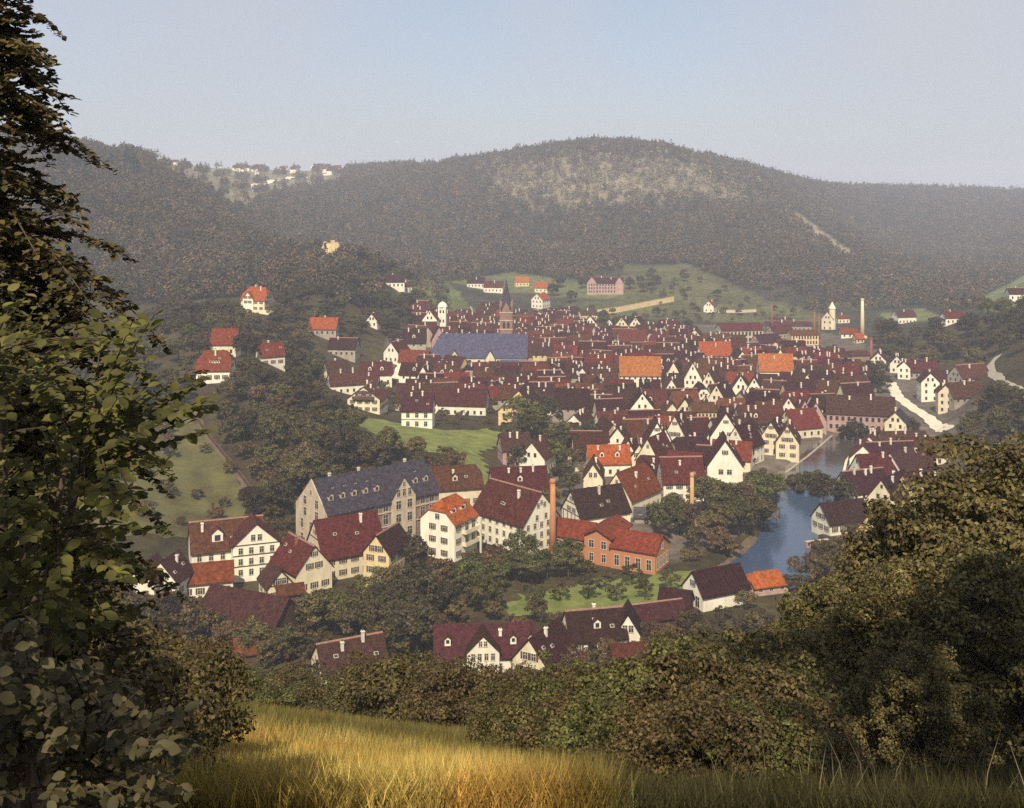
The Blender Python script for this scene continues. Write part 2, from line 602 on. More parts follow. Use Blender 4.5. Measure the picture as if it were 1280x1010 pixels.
# terrain grid, fan shaped like the valley opening away from the hill
NU, NV = 420, 560
us = np.concatenate([np.linspace(-900, -60, 60), np.linspace(-50, 1340, 300), np.linspace(1350, 2200, 60)])
ds = np.exp(np.linspace(math.log(1.2), math.log(5200), NV))
UU, DD = np.meshgrid(us, ds)
XX = (UU - 640) / F * DD
ZZ = height(XX.ravel(), DD.ravel()).reshape(UU.shape)
PY = HZ + (EYE - ZZ) * F / DD

def zone(*pts):
    return in_poly(UU, PY, list(pts))
tint = np.empty(UU.shape + (3,))
tint[:] = (0.058, 0.046, 0.022)
def setc(mask, c):
    tint[mask] = c
setc(DD > 640, (0.050, 0.046, 0.030))
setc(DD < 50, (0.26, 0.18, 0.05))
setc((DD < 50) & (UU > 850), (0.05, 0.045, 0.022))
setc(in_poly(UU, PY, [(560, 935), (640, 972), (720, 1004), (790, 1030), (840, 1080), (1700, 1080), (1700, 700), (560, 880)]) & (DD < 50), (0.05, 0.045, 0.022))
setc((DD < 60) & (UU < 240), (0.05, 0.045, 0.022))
setc(in_poly(UU, PY, [(480, 425), (620, 395), (1000, 405), (1110, 440), (1230, 500), (1180, 560), (1090, 700), (990, 640), (860, 700), (690, 690), (620, 640), (740, 560), (600, 500), (500, 500)]) & (DD > 200) & (DD < 800), (0.125, 0.10, 0.08))
grn = (0.105, 0.125, 0.042)
setc(zone((565, 352), (640, 340), (720, 350), (790, 372), (700, 372), (600, 362)) & (DD > 700), (0.12, 0.13, 0.055))
setc(zone((485, 340), (560, 352), (600, 395), (560, 410), (520, 385), (480, 350)) & (DD > 560), grn)
setc(zone((780, 332), (860, 330), (960, 375), (1040, 395), (1010, 405), (900, 402), (800, 400), (740, 398), (700, 380), (770, 375)) & (DD > 640), (0.092, 0.09, 0.038))
setc(zone((1225, 372), (1300, 335), (1300, 390), (1230, 388)) & (DD > 500), (0.15, 0.17, 0.07))
setc(zone((1100, 392), (1150, 385), (1190, 400), (1110, 404)) & (DD > 600), (0.14, 0.155, 0.06))
UU2 = UU + 16 * np.sin(DD * .021) + 10 * np.sin(UU * .09); PY2 = PY + 7 * np.sin(UU * .11) + 4 * np.sin(UU * .31 + 1)
setc(in_poly(UU2, PY2, [(600, 205), (700, 196), (860, 198), (930, 228), (960, 258), (880, 248), (780, 252), (700, 262), (620, 250)]) & (DD > 1100), (0.19, 0.16, 0.105))
setc(zone((965, 252), (1000, 268), (1075, 322), (1062, 330), (1000, 292)) & (DD > 1000), (0.24, 0.20, 0.12))
setc(zone((190, 200), (440, 196), (425, 228), (335, 246), (290, 262), (240, 242), (195, 228)) & (DD > 1200), (0.19, 0.17, 0.10))
tint *= (1 + 0.12 * wob(XX * .8, DD * .8)[..., None] * np.clip(DD / 200, 0, 1)[..., None])
tint = np.clip(tint, 0.005, 1)
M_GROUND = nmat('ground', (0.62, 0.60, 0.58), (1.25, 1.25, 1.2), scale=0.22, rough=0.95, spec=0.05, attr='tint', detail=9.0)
gv = np.stack([XX, DD, ZZ], -1)
def terrain_piece(name, r0, r1):
    sub = gv[r0:r1 + 1].reshape(-1, 3)
    cc = tint[r0:r1 + 1].reshape(-1, 3)
    nr, nc = r1 - r0 + 1, len(us)
    idx = np.arange(nr * nc).reshape(nr, nc)
    q = np.stack([idx[:-1, :-1], idx[:-1, 1:], idx[1:, 1:], idx[1:, :-1]], -1).reshape(-1, 4)
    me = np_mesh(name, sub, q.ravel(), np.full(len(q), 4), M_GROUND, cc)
    me.polygons.foreach_set('use_smooth', [True] * len(me.polygons))
    return structure(name, me)
ra = int(np.searchsorted(ds, 48)); rb = int(np.searchsorted(ds, 700))
terrain_piece('hillside', 0, ra)
terrain_piece('valley_ground', ra, rb)
terrain_piece('hills', rb, NV - 1)

# level ground behind the viewer, on top of the hill
_gx, _gy = np.meshgrid(np.linspace(-30, 30, 31), np.linspace(-34, 1.4, 19))
_gzv = EYE - 2.02 - .04 * _gy + .08 * np.sin(_gx * .7) * np.cos(_gy * .6)
_i = np.arange(31 * 19).reshape(19, 31)
_q = np.stack([_i[:-1, :-1], _i[:-1, 1:], _i[1:, 1:], _i[1:, :-1]], -1).reshape(-1, 4)
structure('hilltop', np_mesh('hilltop', np.stack([_gx.ravel(), _gy.ravel(), _gzv.ravel()], 1), _q.ravel(), np.full(len(_q), 4), M_GROUND,
                             np.tile([0.12, 0.10, 0.04], (31 * 19, 1))))

# water
M_WATER = bpy.data.materials.new('river water')
M_WATER.use_nodes = True
_b = M_WATER.node_tree.nodes['Principled BSDF']
_b.inputs['Base Color'].default_value = (0.045, 0.070, 0.12, 1)
_b.inputs['Roughness'].default_value = 0.12
_b.inputs['Specular IOR Level'].default_value = 0.5
_nz = M_WATER.node_tree.nodes.new('ShaderNodeTexNoise')
_nz.inputs['Scale'].default_value = 0.8
_nz.inputs['Detail'].default_value = 6
_bp = M_WATER.node_tree.nodes.new('ShaderNodeBump')
_bp.inputs['Strength'].default_value = 0.35
_bp.inputs['Distance'].default_value = 0.2
_tc = M_WATER.node_tree.nodes.new('ShaderNodeTexCoord')
M_WATER.node_tree.links.new(_tc.outputs['Object'], _nz.inputs['Vector'])
M_WATER.node_tree.links.new(_nz.outputs['Fac'], _bp.inputs['Height'])
M_WATER.node_tree.links.new(_bp.outputs['Normal'], _b.inputs['Normal'])
xs_ = [p[0] for p in RIV[0]]; ys_ = [p[1] for p in RIV[0]]
_ysplit = flatpt(990, 605, WATER_Z)[1]
structure('river', new_mesh('river', [(min(xs_) - 6, min(ys_) - 6, WATER_Z), (max(xs_) + 8, min(ys_) - 6, WATER_Z),
                                      (max(xs_) + 8, _ysplit, WATER_Z), (min(xs_) - 6, _ysplit, WATER_Z)], [(0, 1, 2, 3)], M_WATER))
M_BASIN_REFLECT = nmat('weir basin painted reflection', (0.035, 0.032, 0.028), (0.07, 0.06, 0.05), scale=.12, rough=.08, spec=.5, bump=.25, bscale=1.2, detail=6)  # reflection of the dark hill is painted into the base colour
structure('weir_basin_water', new_mesh('weir_basin_water', [(min(xs_) - 6, _ysplit, WATER_Z + .35), (max(xs_) + 8, _ysplit, WATER_Z + .35),
                                      (max(xs_) + 8, max(ys_) + 6, WATER_Z + .35), (min(xs_) - 6, max(ys_) + 6, WATER_Z + .35)], [(0, 1, 2, 3)], M_BASIN_REFLECT))

# draped sheets: meadows, roads and paths
def drape(name, pix, mat, step=0.5, lift=0.12, dmin=60, edge=1.0):
    pts = [hit(a, b, dmin) for a, b in pix]
    poly = [(p.x, p.y) for p in pts]
    x0, x1 = min(p[0] for p in poly), max(p[0] for p in poly)
    y0, y1 = min(p[1] for p in poly), max(p[1] for p in poly)
    nx, ny = int((x1 - x0) / step) + 2, int((y1 - y0) / step) + 2
    gx, gy = np.meshgrid(x0 + np.arange(nx) * step, y0 + np.arange(ny) * step)
    jx = gx + edge * np.sin(gy * .9 + gx * .4); jy = gy + edge * np.sin(gx * .8 - gy * .3)
    cen_in = in_poly(jx, jy, poly)
    z = height(gx.ravel(), gy.ravel()).reshape(gx.shape) + lift
    idx = np.arange(nx * ny).reshape(ny, nx)
    ok = cen_in[:-1, :-1] & cen_in[1:, 1:] & cen_in[:-1, 1:] & cen_in[1:, :-1]
    q = np.stack([idx[:-1, :-1], idx[:-1, 1:], idx[1:, 1:], idx[1:, :-1]], -1)[ok]
    used = np.unique(q)
    rem = np.full(nx * ny, -1); rem[used] = np.arange(len(used))
    V = np.stack([gx.ravel(), gy.ravel(), z.ravel()], 1)[used]
    me = np_mesh(name, V, rem[q].ravel(), np.full(len(q), 4), mat)
    me.polygons.foreach_set('use_smooth', [True] * len(me.polygons))
    return structure(name, me)

def strip(name, pix, width, mat, lift=0.16, dmin=60, world_pts=None):
    P = world_pts or [hit(a, b, dmin) for a, b in pix]
    dense = []
    for a, b in zip(P[:-1], P[1:]):
        n = max(1, int((b - a).length / 3))
        dense += [a + (b - a) * (k / n) for k in range(n)]
    dense.append(P[-1])
    w = width if hasattr(width, '__len__') else [width, width]
    V, Fc = [], []
    for k, p in enumerate(dense):
        d = dense[min(k + 1, len(dense) - 1)] - dense[max(k - 1, 0)]
        nrm = Vector((-d.y, d.x, 0)).normalized()
        ww = (w[0] + (w[1] - w[0]) * k / max(1, len(dense) - 1)) * .5 * (1 + .12 * math.sin(k * 1.7))
        for s in (-1, 0, 1):
            q = p + nrm * ww * s
            V.append((q.x, q.y, gz(q.x, q.y) + lift))
        if k:
            b0 = 3 * (k - 1)
            Fc += [(b0, b0 + 1, b0 + 4, b0 + 3), (b0 + 1, b0 + 2, b0 + 5, b0 + 4)]
    return structure(name, new_mesh(name, V, Fc, mat, True))

M_MEADOW = nmat('meadow grass', (0.10, 0.115, 0.032), (0.20, 0.215, 0.062), scale=0.2, c3=(0.21, 0.18, 0.06), rough=0.95, detail=9, spec=0.05, bump=0.6, bscale=1.5)
M_LAWN = nmat('orchard grass', (0.10, 0.115, 0.03), (0.18, 0.20, 0.055), scale=0.25, c3=(0.19, 0.17, 0.05), rough=0.95, detail=9, spec=0.05, bump=0.6, bscale=1.5)
M_DULL = nmat('dull pasture', (0.065, 0.055, 0.022), (0.125, 0.115, 0.042), scale=0.12, c3=(0.10, 0.08, 0.04), rough=0.95, detail=9, spec=0.05, bump=0.6, bscale=1.5)
M_ROAD = nmat('pale gravel road', (0.55, 0.49, 0.36), (0.72, 0.65, 0.5), scale=0.4, rough=0.95)
M_EARTH = nmat('trodden earth', (0.09, 0.065, 0.04), (0.15, 0.11, 0.065), scale=0.5, rough=0.95)
# ------------------------------------------------------------------ houses
MESH = {}
def shared(key, fn):
    if key not in MESH:
        MESH[key] = fn()
    return MESH[key]

def _window_frame(w, h):
    m = MB()
    t = 0.11
    m.box(-w/2 - t, w/2 + t, -0.07, 0.0, h, h + t)
    m.box(-w/2 - t - .05, w/2 + t + .05, -0.12, 0.0, -t, 0)
    m.box(-w/2 - t, -w/2, -0.07, 0.0, 0, h)
    m.box(w/2, w/2 + t, -0.07, 0.0, 0, h)
    m.box(-0.04, 0.04, -0.05, 0.0, 0, h)
    m.box(-w/2, -0.04, -0.045, 0.0, h * .64, h * .64 + .07)
    m.box(0.04, w/2, -0.045, 0.0, h * .64, h * .64 + .07)
    return m.mesh('window', M_FRAME)
def _window_pane(w, h):
    m = MB()
    m.quad((-w/2, -0.025, 0), (w/2, -0.025, 0), (w/2, -0.025, h), (-w/2, -0.025, h))
    return m.mesh('pane', M_PANE)
def _window_far(w, h):
    m = MB()
    m.quad((-w/2, -0.03, 0), (w/2, -0.03, 0), (w/2, -0.03, h), (-w/2, -0.03, h), 1)
    t = .1
    m.box(-w/2 - t, w/2 + t, -0.05, 0.0, h, h + t, 0)
    m.box(-w/2 - t, w/2 + t, -0.08, 0.0, -t, 0, 0)
    return m.mesh('window', [M_FRAME, M_PANE])
def _shutter(w, h):
    m = MB()
    m.box(-w/2, w/2, -0.06, -0.005, 0, h)
    return m.mesh('shutter', M_TIMBER)

SHUT = [False]
def add_window(parent, side, u, z, L, W, w=0.95, h=1.4, near=False, off=0.004):
    loc, rz = {'f': ((u, -W/2 - off, z), 0), 'b': ((-u, W/2 + off, z), math.pi),
               'g+': ((L/2 + off, u, z), math.pi/2), 'g-': ((-L/2 - off, -u, z), -math.pi/2)}[side]
    if near:
        o = link('window', shared(('wf', w, h), lambda: _window_frame(w, h)), parent, loc, rz)
        link('pane', shared(('wp', w, h), lambda: _window_pane(w, h)), o)
        if SHUT[0] and w < 1.15:
            for s_ in (-1, 1):
                link('shutter', shared(('sh', h), lambda: _shutter(.42, h)), o, (s_ * (w / 2 + .33), 0, 0))
    else:
        o = link('window', shared(('wd', w, h), lambda: _window_far(w, h)), parent, loc, rz)
    return o

def roof_shape(L, W, H, R, oe, og, tl, tr, th=0.28):
    """gabled roof with optional half hips (t = share of the slope kept at each end)"""
    s = R / (W / 2)
    def line(sgn, t, x_end, inset):
        # eave point, verge point, ridge point on one slope
        e = (x_end, sgn * (W/2 + oe), H - oe * s)
        v = (x_end, sgn * (W/2) * (1 - t), H + R * t)
        r = (x_end - math.copysign(inset, x_end), 0.0, H + R)
        return e, v, r
    XL, XR = -(L/2 + og), L/2 + og
    il = (1 - tl) * W/2 * .75; ir = (1 - tr) * W/2 * .75
    top = {}
    for sgn in (-1, 1):
        top[sgn] = (line(sgn, tl, XL, il), line(sgn, tr, XR, ir))
    up = Vector((0, 0, th))
    m = MB()
    polys = []
    for sgn in (-1, 1):
        (e0, v0, r0), (e1, v1, r1) = top[sgn]
        pl = [e0, e1]
        if tr < .999: pl.append(v1)
        pl.append(r1); pl.append(r0)
        if tl < .999: pl.append(v0)
        if sgn == 1:
            pl = pl[::-1]
        polys.append(pl)
    if tr < .999:
        polys.append([top[-1][1][1], top[1][1][1], top[1][1][2]])
    if tl < .999:
        polys.append([top[1][0][1], top[-1][0][1], top[-1][0][2]])
    for pl in polys:
        m.poly([tuple(Vector(p) + up) for p in pl])
        m.poly([tuple(Vector(p) + Vector((0, 0, .012))) for p in pl[::-1]])
    # rim boards
    rim = []
    (e0, v0, r0), (e1, v1, r1) = top[-1]
    (f0, w0, _), (f1, w1, _) = top[1]
    rim += [(e0, e1), (f1, f0)]
    if tr < .999:
        rim += [(e1, v1), (v1, w1), (w1, f1)]
    else:
        rim += [(e1, r1), (r1, f1)]
    if tl < .999:
        rim += [(f0, w0), (w0, v0), (v0, e0)]
    else:
        rim += [(f0, r0), (r0, e0)]
    for a, b in rim:
        a = Vector(a); b = Vector(b)
        m.quad(tuple(a), tuple(b), tuple(b + up), tuple(a + up))
    # ridge tiles
    x0, x1 = top[-1][0][2][0], top[-1][1][2][0]
    zr = H + R + th
    m.quad((x0, -.28, zr - .28 * s + .05), (x1, -.28, zr - .28 * s + .05), (x1, 0, zr + .07), (x0, 0, zr + .07), 1)
    m.quad((x1, .28, zr - .28 * s + .05), (x0, .28, zr - .28 * s + .05), (x0, 0, zr + .07), (x1, 0, zr + .07), 1)
    return m

def wall_shape(L, W, H, R, tl, tr, deep=3.0):
    m = MB()
    def gable(x, t, flip):
        pts = [(x, -W/2, -deep), (x, W/2, -deep), (x, W/2, H)]
        if t < .999:
            pts += [(x, W/2 * (1 - t), H + R * t), (x, -W/2 * (1 - t), H + R * t)]
        else:
            pts += [(x, 0, H + R)]
        pts += [(x, -W/2, H)]
        m.poly(pts if not flip else pts[::-1])
    gable(L/2, tr, False)
    gable(-L/2, tl, True)
    m.quad((-L/2, -W/2, -deep), (L/2, -W/2, -deep), (L/2, -W/2, H), (-L/2, -W/2, H))
    m.quad((L/2, W/2, -deep), (-L/2, W/2, -deep), (-L/2, W/2, H), (L/2, W/2, H))
    return m

M_RIDGE = nmat('lime bedded ridge tile', (0.19, 0.095, 0.065), (0.28, 0.16, 0.115), scale=2.0)
def add_chimney(parent, x, y, z, h=1.9, w=0.58, brick=False):
    def f():
        m = MB()
        m.box(-w/2, w/2, -w/2, w/2, -1.6, h)
        m.box(-w/2 - .1, w/2 + .1, -w/2 - .1, w/2 + .1, h - .35, h - .2)
        m.box(-w/2 + .12, w/2 - .12, -w/2 + .12, w/2 - .12, h, h + .25, 1)
        return m.mesh('chimney', [M_CHIMB if brick else M_CHIM, M_TIMBER])
    return link('chimney', shared(('ch', round(h, 2), round(w, 2), brick), f), parent, (x, y, z))

def add_dormer(parent, x, sgn, W, H, R, frac=0.35, w=1.5, h=1.3, wmat='white', rmat='maroon', win=True):
    """small gabled dormer on a roof slope; sgn -1 = front slope"""
    y = sgn * W/2 * (1 - frac); z = H + R * frac + .25
    dep = h * (W/2) / R + .5
    def f():
        m = MB()
        hw = w/2
        m.poly([(-hw, 0, -.3), (hw, 0, -.3), (hw, 0, h), (0, 0, h + w * .42), (-hw, 0, h)])
        m.quad((hw, 0, -.3), (hw, dep, -.3), (hw, dep, h), (hw, 0, h))
        m.quad((-hw, dep, -.3), (-hw, 0, -.3), (-hw, 0, h), (-hw, dep, h))
        o = .18
        d2 = dep + w * .42 * (W/2) / R
        for s in (-1, 1):
            a = [(s * (hw + o), -o, h - o * .84 + .03), (s * (hw + o), dep + .3, h - o * .84 + .03), (0, d2, h + w * .42 + .03), (0, -o, h + w * .42 + .03)]
            b = [(p[0], p[1], p[2] + .14) for p in a]
            if s > 0:
                m.poly(b, 1); m.poly(a[::-1], 1)
            else:
                m.poly(b[::-1], 1); m.poly(a, 1)
            m.quad(a[0], a[3], b[3], b[0], 1)
            m.quad(a[0], b[0], b[1], a[1], 1)
        if win:
            ww, wh = w * .27, h * .72
            m.quad((-ww, -.02, .18), (ww, -.02, .18), (ww, -.02, .18 + wh), (-ww, -.02, .18 + wh), 2)
        return m.mesh('dormer', [WALL[wmat], ROOF[rmat], M_PANE])
    return link('dormer', shared(('do', round(W/R, 2), w, h, wmat, rmat, win), f), parent, (x, y, z), 0 if sgn < 0 else math.pi)

VIS = []       # (px, depth, half width in px, row the foliage may reach) of houses built one by one
OCC = []       # (x, y, radius) of what stands already
ALL_HOUSES = []
def shell(rt, off, rz, L, W, H, R, wall, roof, tl=1.0, tr=1.0, oe=.5, og=.35, deep=3.0, base=0.0, names=('wall', 'roof')):
    """one volume (walls + roof) under a house root; returns a local frame the windows go on"""
    w = link(names[0], wall_shape(L, W, H, R, tl, tr, deep).mesh('wall', WALL[wall]), rt, (off[0], off[1], base), rz)
    r = link(names[1], roof_shape(L, W, H, R, oe, og, tl, tr).mesh('roof', [ROOF[roof], M_RIDGE if (len(ALL_HOUSES) % 4 == 0 and roof in ('maroon', 'brown', 'plum')) else ROOF[roof]]), rt, (off[0], off[1], base), rz)
    return w, r

def grid_windows(rt, off, rz, L, W, H, R, spec, near=False, base=0.0):
    """spec: list of (side, list of u, list of z, w, h)"""
    fr = Matrix.Translation((off[0], off[1], base)) @ Matrix.Rotation(rz, 4, 'Z')
    for it in spec:
        side, us_, zs_ = it[:3]
        w, h = (it[3], it[4]) if len(it) > 3 else (0.95, 1.4)
        for z in zs_:
            for u in us_:
                o = add_window(rt, side, u, z, L, W, w, h, near)
                mw = fr @ Matrix.Translation(o.location) @ Matrix.Rotation(o.rotation_euler.z, 4, 'Z')
                o.location = mw.to_translation(); o.rotation_euler = mw.to_euler()

def spread(n, span):
    return [(k - (n - 1) / 2) * span / n for k in range(n)]

def gable_spec(side, W, H, R, storeys=None, top=True, n=None):
    st = storeys or max(1, int(H / 2.8))
    n = n or max(2, int(W / 2.7))
    out = [(side, spread(n, W * .92), [.9 + k * (H / st) for k in range(st)])]
    if R > 3.2:
        n2 = max(2, int(n * .55))
        out.append((side, spread(n2, W * .5), [H + .35]))
    if R > 5.2 and top:
        out.append((side, [0], [H + R * .58], .8, 1.1))
    return out
def eave_spec(side, L, H, storeys=None, n=None):
    st = storeys or max(1, int(H / 2.8))
    n = n or max(2, int(L / 2.8))
    return [(side, spread(n, L * .95), [.9 + k * (H / st) for k in range(st)])]

def house(name, label, cat, px, py, L, W, H, R, yaw, wall='white', roof='maroon', tl=1.0, tr=1.0, D=None, group=None,
          wins='auto', chim=1, dorm=0, near=False, storeys=None, bands=0, spec=None, chims=None, dz=0.0, brickch=False, oe=.5, dormw=1.5, place=None):
    yr = R_(yaw)
    dep = 0.5 * (abs(L * math.sin(yr)) + abs(W * math.cos(yr))) * .75
    if place is not None:
        x, y = place
    elif D is not None:
        x, y = (px - 640) / F * D, D
    else:
        h_ = hit(px, py, 60)
        y = h_.y + dep
        x = (px - 640) / F * y
    z = gz(x, y) + dz
    OCC.append((x, y, 0.30 * (L + W)))
    rt = root(name, (x, y, z), yr, label, cat, group)
    w, r = shell(rt, (0, 0), 0, L, W, H, R, wall, roof, tl, tr, oe=oe)
    SHUT[0] = near and len(ALL_HOUSES) % 3 != 0 and wall not in ('violet', 'brick', 'wood')
    if wins == 'auto':
        spec_ = []
        # which walls face the viewer
        view = Vector((-x, -y))
        view.normalize()
        for side, ang in (('f', -90), ('g+', 0), ('b', 90), ('g-', 180)):
            a = yr + R_(ang)
            if view.x * math.cos(a) + view.y * math.sin(a) > 0.18:
                if side in ('f', 'b'):
                    spec_ += eave_spec(side, L, H, storeys)
                else:
                    spec_ += gable_spec(side, W, H, R, storeys)
        grid_windows(rt, (0, 0), 0, L, W, H, R, spec_, near)
    elif spec:
        grid_windows(rt, (0, 0), 0, L, W, H, R, spec, near)
    if spec and wins == 'auto+':
        pass
    for k in range(chim):
        cx = (chims[k] if chims else ((k + .5) / chim - .5) * L * .6 + random.uniform(-1, 1))
        sg = -1 if random.random() < .7 else 1
        fr = random.uniform(.62, .9)
        add_chimney(r, cx, sg * W/2 * (1 - fr), H + R * fr, h=random.choice((1.5, 1.9, 2.3)), brick=brickch)
    if near and chim:
        def hatch():
            m_ = MB()
            m_.box(-.45, .45, -.35, .35, -.1, .16); m_.box(-.36, .36, -.26, .26, .16, .2, 1)
            return m_.mesh('skylight', [M_FRAME, M_PANE])
        for k in range(2):
            fr = random.uniform(.3, .6); sk_ = link('skylight', shared('skylight', hatch), r, (random.uniform(-.38, .38) * L, -W/2 * (1 - fr), H + R * fr + .28))
            sk_.rotation_euler = (math.atan2(R, W/2), 0, 0)
    for k in range(dorm):
        add_dormer(r, ((k + .5) / dorm - .5) * L * .75, -1, W, H, R, .3, w=dormw, wmat=wall if wall in ('white', 'cream') else 'white', rmat=roof)
    for k in range(bands):
        # dark storey bands round the gable that shows
        zb = H + 0.05 + (R * .45 * k)
        wd = W * (1 - .45 * k)
        mb = MB()
        for s in (-1, 1):
            mb.box(*(sorted((s * L/2, s * (L/2 + .09)))), -wd/2, wd/2, zb, zb + .22)
        link('timber_band', mb.mesh('timber_band', M_TIMBER), rt)
    ALL_HOUSES.append((rt, x, y))
    if place is None:
        VIS.append((640 + x / y * F, y, .38 * (abs(L * math.cos(yr)) + abs(W * math.sin(yr))) * F / y, HZ + (EYE - z - .45 * H) * F / y, HZ + (EYE - z - (.92 * H if abs(math.sin(yr)) < .6 else H + .25 * R)) * F / y))
    rt['_r'] = r.name
    return rt, r

def roof_of(rt):
    return bpy.data.objects[rt['_r']]

def brick_chimney(label, px, py, h, r0, r1, mat, name='brick_chimney', group=None, D=None):
    p = at(px, D) if D else hit(px, py, 60)
    rt = root(name, p, 0, label, 'chimney stack', group)
    m = MB()
    m.tube([(0, 0, -1), (0, 0, h * .5), (0, 0, h)], [r0, (r0 + r1) / 2, r1], 16)
    link('shaft', m.mesh('shaft', mat, True), rt)
    m = MB()
    m.tube([(0, 0, h - 1.0), (0, 0, h - .7), (0, 0, h - .3), (0, 0, h + .05)], [r1 * 1.12, r1 * 1.32, r1 * 1.32, r1 * 1.18], 16)
    link('rim', m.mesh('rim', mat), rt)
    m = MB()
    m.box(-r0 * 1.5, r0 * 1.5, -r0 * 1.5, r0 * 1.5, -1.5, 1.6)
    link('plinth', m.mesh('plinth', mat), rt)
    OCC.append((p.x, p.y, 3))
    return rt

M_SHAFT = nmat('chimney stack brick', (0.42, 0.17, 0.07), (0.52, 0.24, 0.10), scale=0.7, bump=.3)
M_SHAFTP = nmat('chimney stack pale brick', (0.62, 0.50, 0.28), (0.72, 0.6, 0.36), scale=0.7, bump=.3)
M_SHAFTP2 = nmat('chimney stack ochre brick', (0.44, 0.26, 0.12), (0.55, 0.34, 0.17), scale=0.7, bump=.3)
M_SHAFTD = nmat('chimney stack dark brick', (0.20, 0.08, 0.05), (0.28, 0.11, 0.07), scale=0.7, bump=.3)

# ---------- first row: houses at the foot of the bank
LM = []        # landmarks for labels (phrase, x, y)
def lm(phrase, rt):
    LM.append((phrase, rt.location.x, rt.location.y))

rt, r = house('gabled_house', 'large white house with a broad many-windowed cross gable above a red brick lean-to roof', 'house', 283, 722, 17.5, 11, 6.4, 5.8, 20, 'white', 'maroon', chim=1, dorm=0, near=True, chims=[-6])
# cross gable
shell(rt, (6.2, -5.6), -math.pi/2, 8.5, 11.2, 8.2, 5.0, 'white', 'maroon', names=('gable_wing_wall', 'gable_wing_roof'))
grid_windows(rt, (6.2, -5.6), -math.pi/2, 8.5, 11.2, 8.2, 5.0, [('g+', spread(4, 10), [1.0, 3.6, 6.2]), ('g+', spread(2, 3.2), [9.2])], True)
mb = MB()
for zb in (3.1, 5.7, 8.2):
    mb.box(4.25, 4.37, -5.6, 5.6, zb, zb + .2)
tb = link('timber_band', mb.mesh('timber_band', M_TIMBER), rt, (6.2, -5.6, 0), -math.pi/2)
add_dormer(roof_of(rt), -2.5, -1, 11, 6.4, 5.8, .25, w=2.6, h=2.0, rmat='maroon')
lm('the white many-windowed cross-gable house', rt)

rt, r = house('lean_to_house', 'low white annex with an orange-brown roof standing before the big cross-gable house', 'house', 258, 748, 12, 7, 3.6, 3.2, 16, 'white', 'brick', chim=0, near=True)
rt, r = house('gabled_house', 'white twin-gabled cottage half hidden by bushes below the big cross-gable house', 'house', 212, 748, 8, 8, 4.0, 4.2, 78, 'white', 'brown', near=True)
rt, r = house('gabled_house', 'small white-gabled cottage peeping out behind the hazel branches near the annex', 'house', 186, 750, 8, 6.5, 4.2, 3.6, 82, 'white', 'brown', chim=0, near=True)
rt, r = house('gabled_house', 'cream house whose steep gable turns toward the river, brown roof with a red chimney', 'house', 377, 742, 13, 9.5, 5.2, 5.6, -52, 'cream', 'maroon', near=True, chim=1, brickch=True)
lm('the cream house with a red chimney', rt)
rt, r = house('timbered_cottage', 'small cream timbered gable cottage wedged in front of the cream house with red chimney', 'house', 345, 752, 8, 6, 3.6, 3.4, -62, 'cream', 'brown', chim=0, near=True, bands=1)
rt, r = house('wooden_shed', 'flat red shed roof squeezed between the timbered cottage and the cream house', 'shed', 362, 757, 6, 4, 2.6, 1.4, 20, 'wood', 'red', chim=0, wins=None)
rt, r = house('gabled_house', 'cream house with banded gable and one huge brown roof in front of the stone school', 'house', 432, 724, 16.5, 12, 5.8, 7.6, 31, 'cream', 'maroon', near=True, bands=2, chim=2, chims=[-1, 3.5])
lm('the cream house with banded gable', rt)
rt, r = house('narrow_house', 'narrow ochre gable house beside the banded cream house and before the school', 'house', 484, 735, 11, 7, 8.5, 4.2, 68, 'yellow', 'brown', chim=0, near=True)

# the stone school
rt, r = house('stone_school', 'long violet sandstone school with slate roof, pale stone end gable and tall windows', 'school', 462, 698, 35, 15.6, 10.8, 7.2, 40, 'violet', 'slate', wins=None, chim=0, near=True, D=297)
sp = [('f', spread(11, 33), [1.2, 5.0], 1.5, 2.6), ('f', spread(11, 33), [8.5], 1.5, 2.0)]
grid_windows(rt, (0, 0), 0, 35, 15.6, 10.8, 7.2, sp, True)
mb = MB()
pts = [(-.0, -8.0, -3), (0, 8.0, -3), (0, 8.0, 10.8), (0, 0, 18.5), (0, -8.0, 10.8)]
mb.poly([(-.06, p[1], p[2]) for p in pts][::-1]); mb.poly([(.2, p[1], p[2]) for p in pts])
for k in range(5):
    a, b = pts[k], pts[(k + 1) % 5]
    mb.quad((-.06, a[1], a[2]), (-.06, b[1], b[2]), (.2, b[1], b[2]), (.2, a[1], a[2]))
eg = link('end_gable', mb.mesh('end_gable', WALL['stone']), rt, (-17.9, 0, 0)); eg['label'] = 'pale sandstone end gable'
grid_windows(rt, (0, 0), 0, 35.96, 15.9, 10.8, 7.2, [('g-', [-4.6, 0, 4.6], [1.2, 5.0], 1.3, 2.4), ('g-', [-3.0, 3.0], [8.4, 11.4], 1.5, 2.2), ('g-', [0], [14.4], .9, 1.3)], True)
shell(rt, (5.5, -4.65), -math.pi/2, 7.6, 7.5, 11.5, 5.2, 'stone', 'slate', oe=.2, og=.15, names=('cross_gable_wall', 'cross_gable_roof'))
grid_windows(rt, (5.5, -4.65), -math.pi/2, 7.6, 7.5, 11.5, 5.2, [('g+', [-1.8, 0, 1.8], [11.8], 1.0, 1.9), ('g+', [0], [14.4], .8, 1.2), ('g+', [-1.8, 1.8], [1.2, 5.0, 8.5], 1.5, 2.2)], True)
mb = MB()
for zb in (4.3, 8.0, 10.5):
    mb.box(-17.5, 1.7, -8.05, -7.805, zb, zb + .3); mb.box(9.3, 17.5, -8.05, -7.805, zb, zb + .3)
link('cornice', mb.mesh('cornice', WALL['stone']), rt)
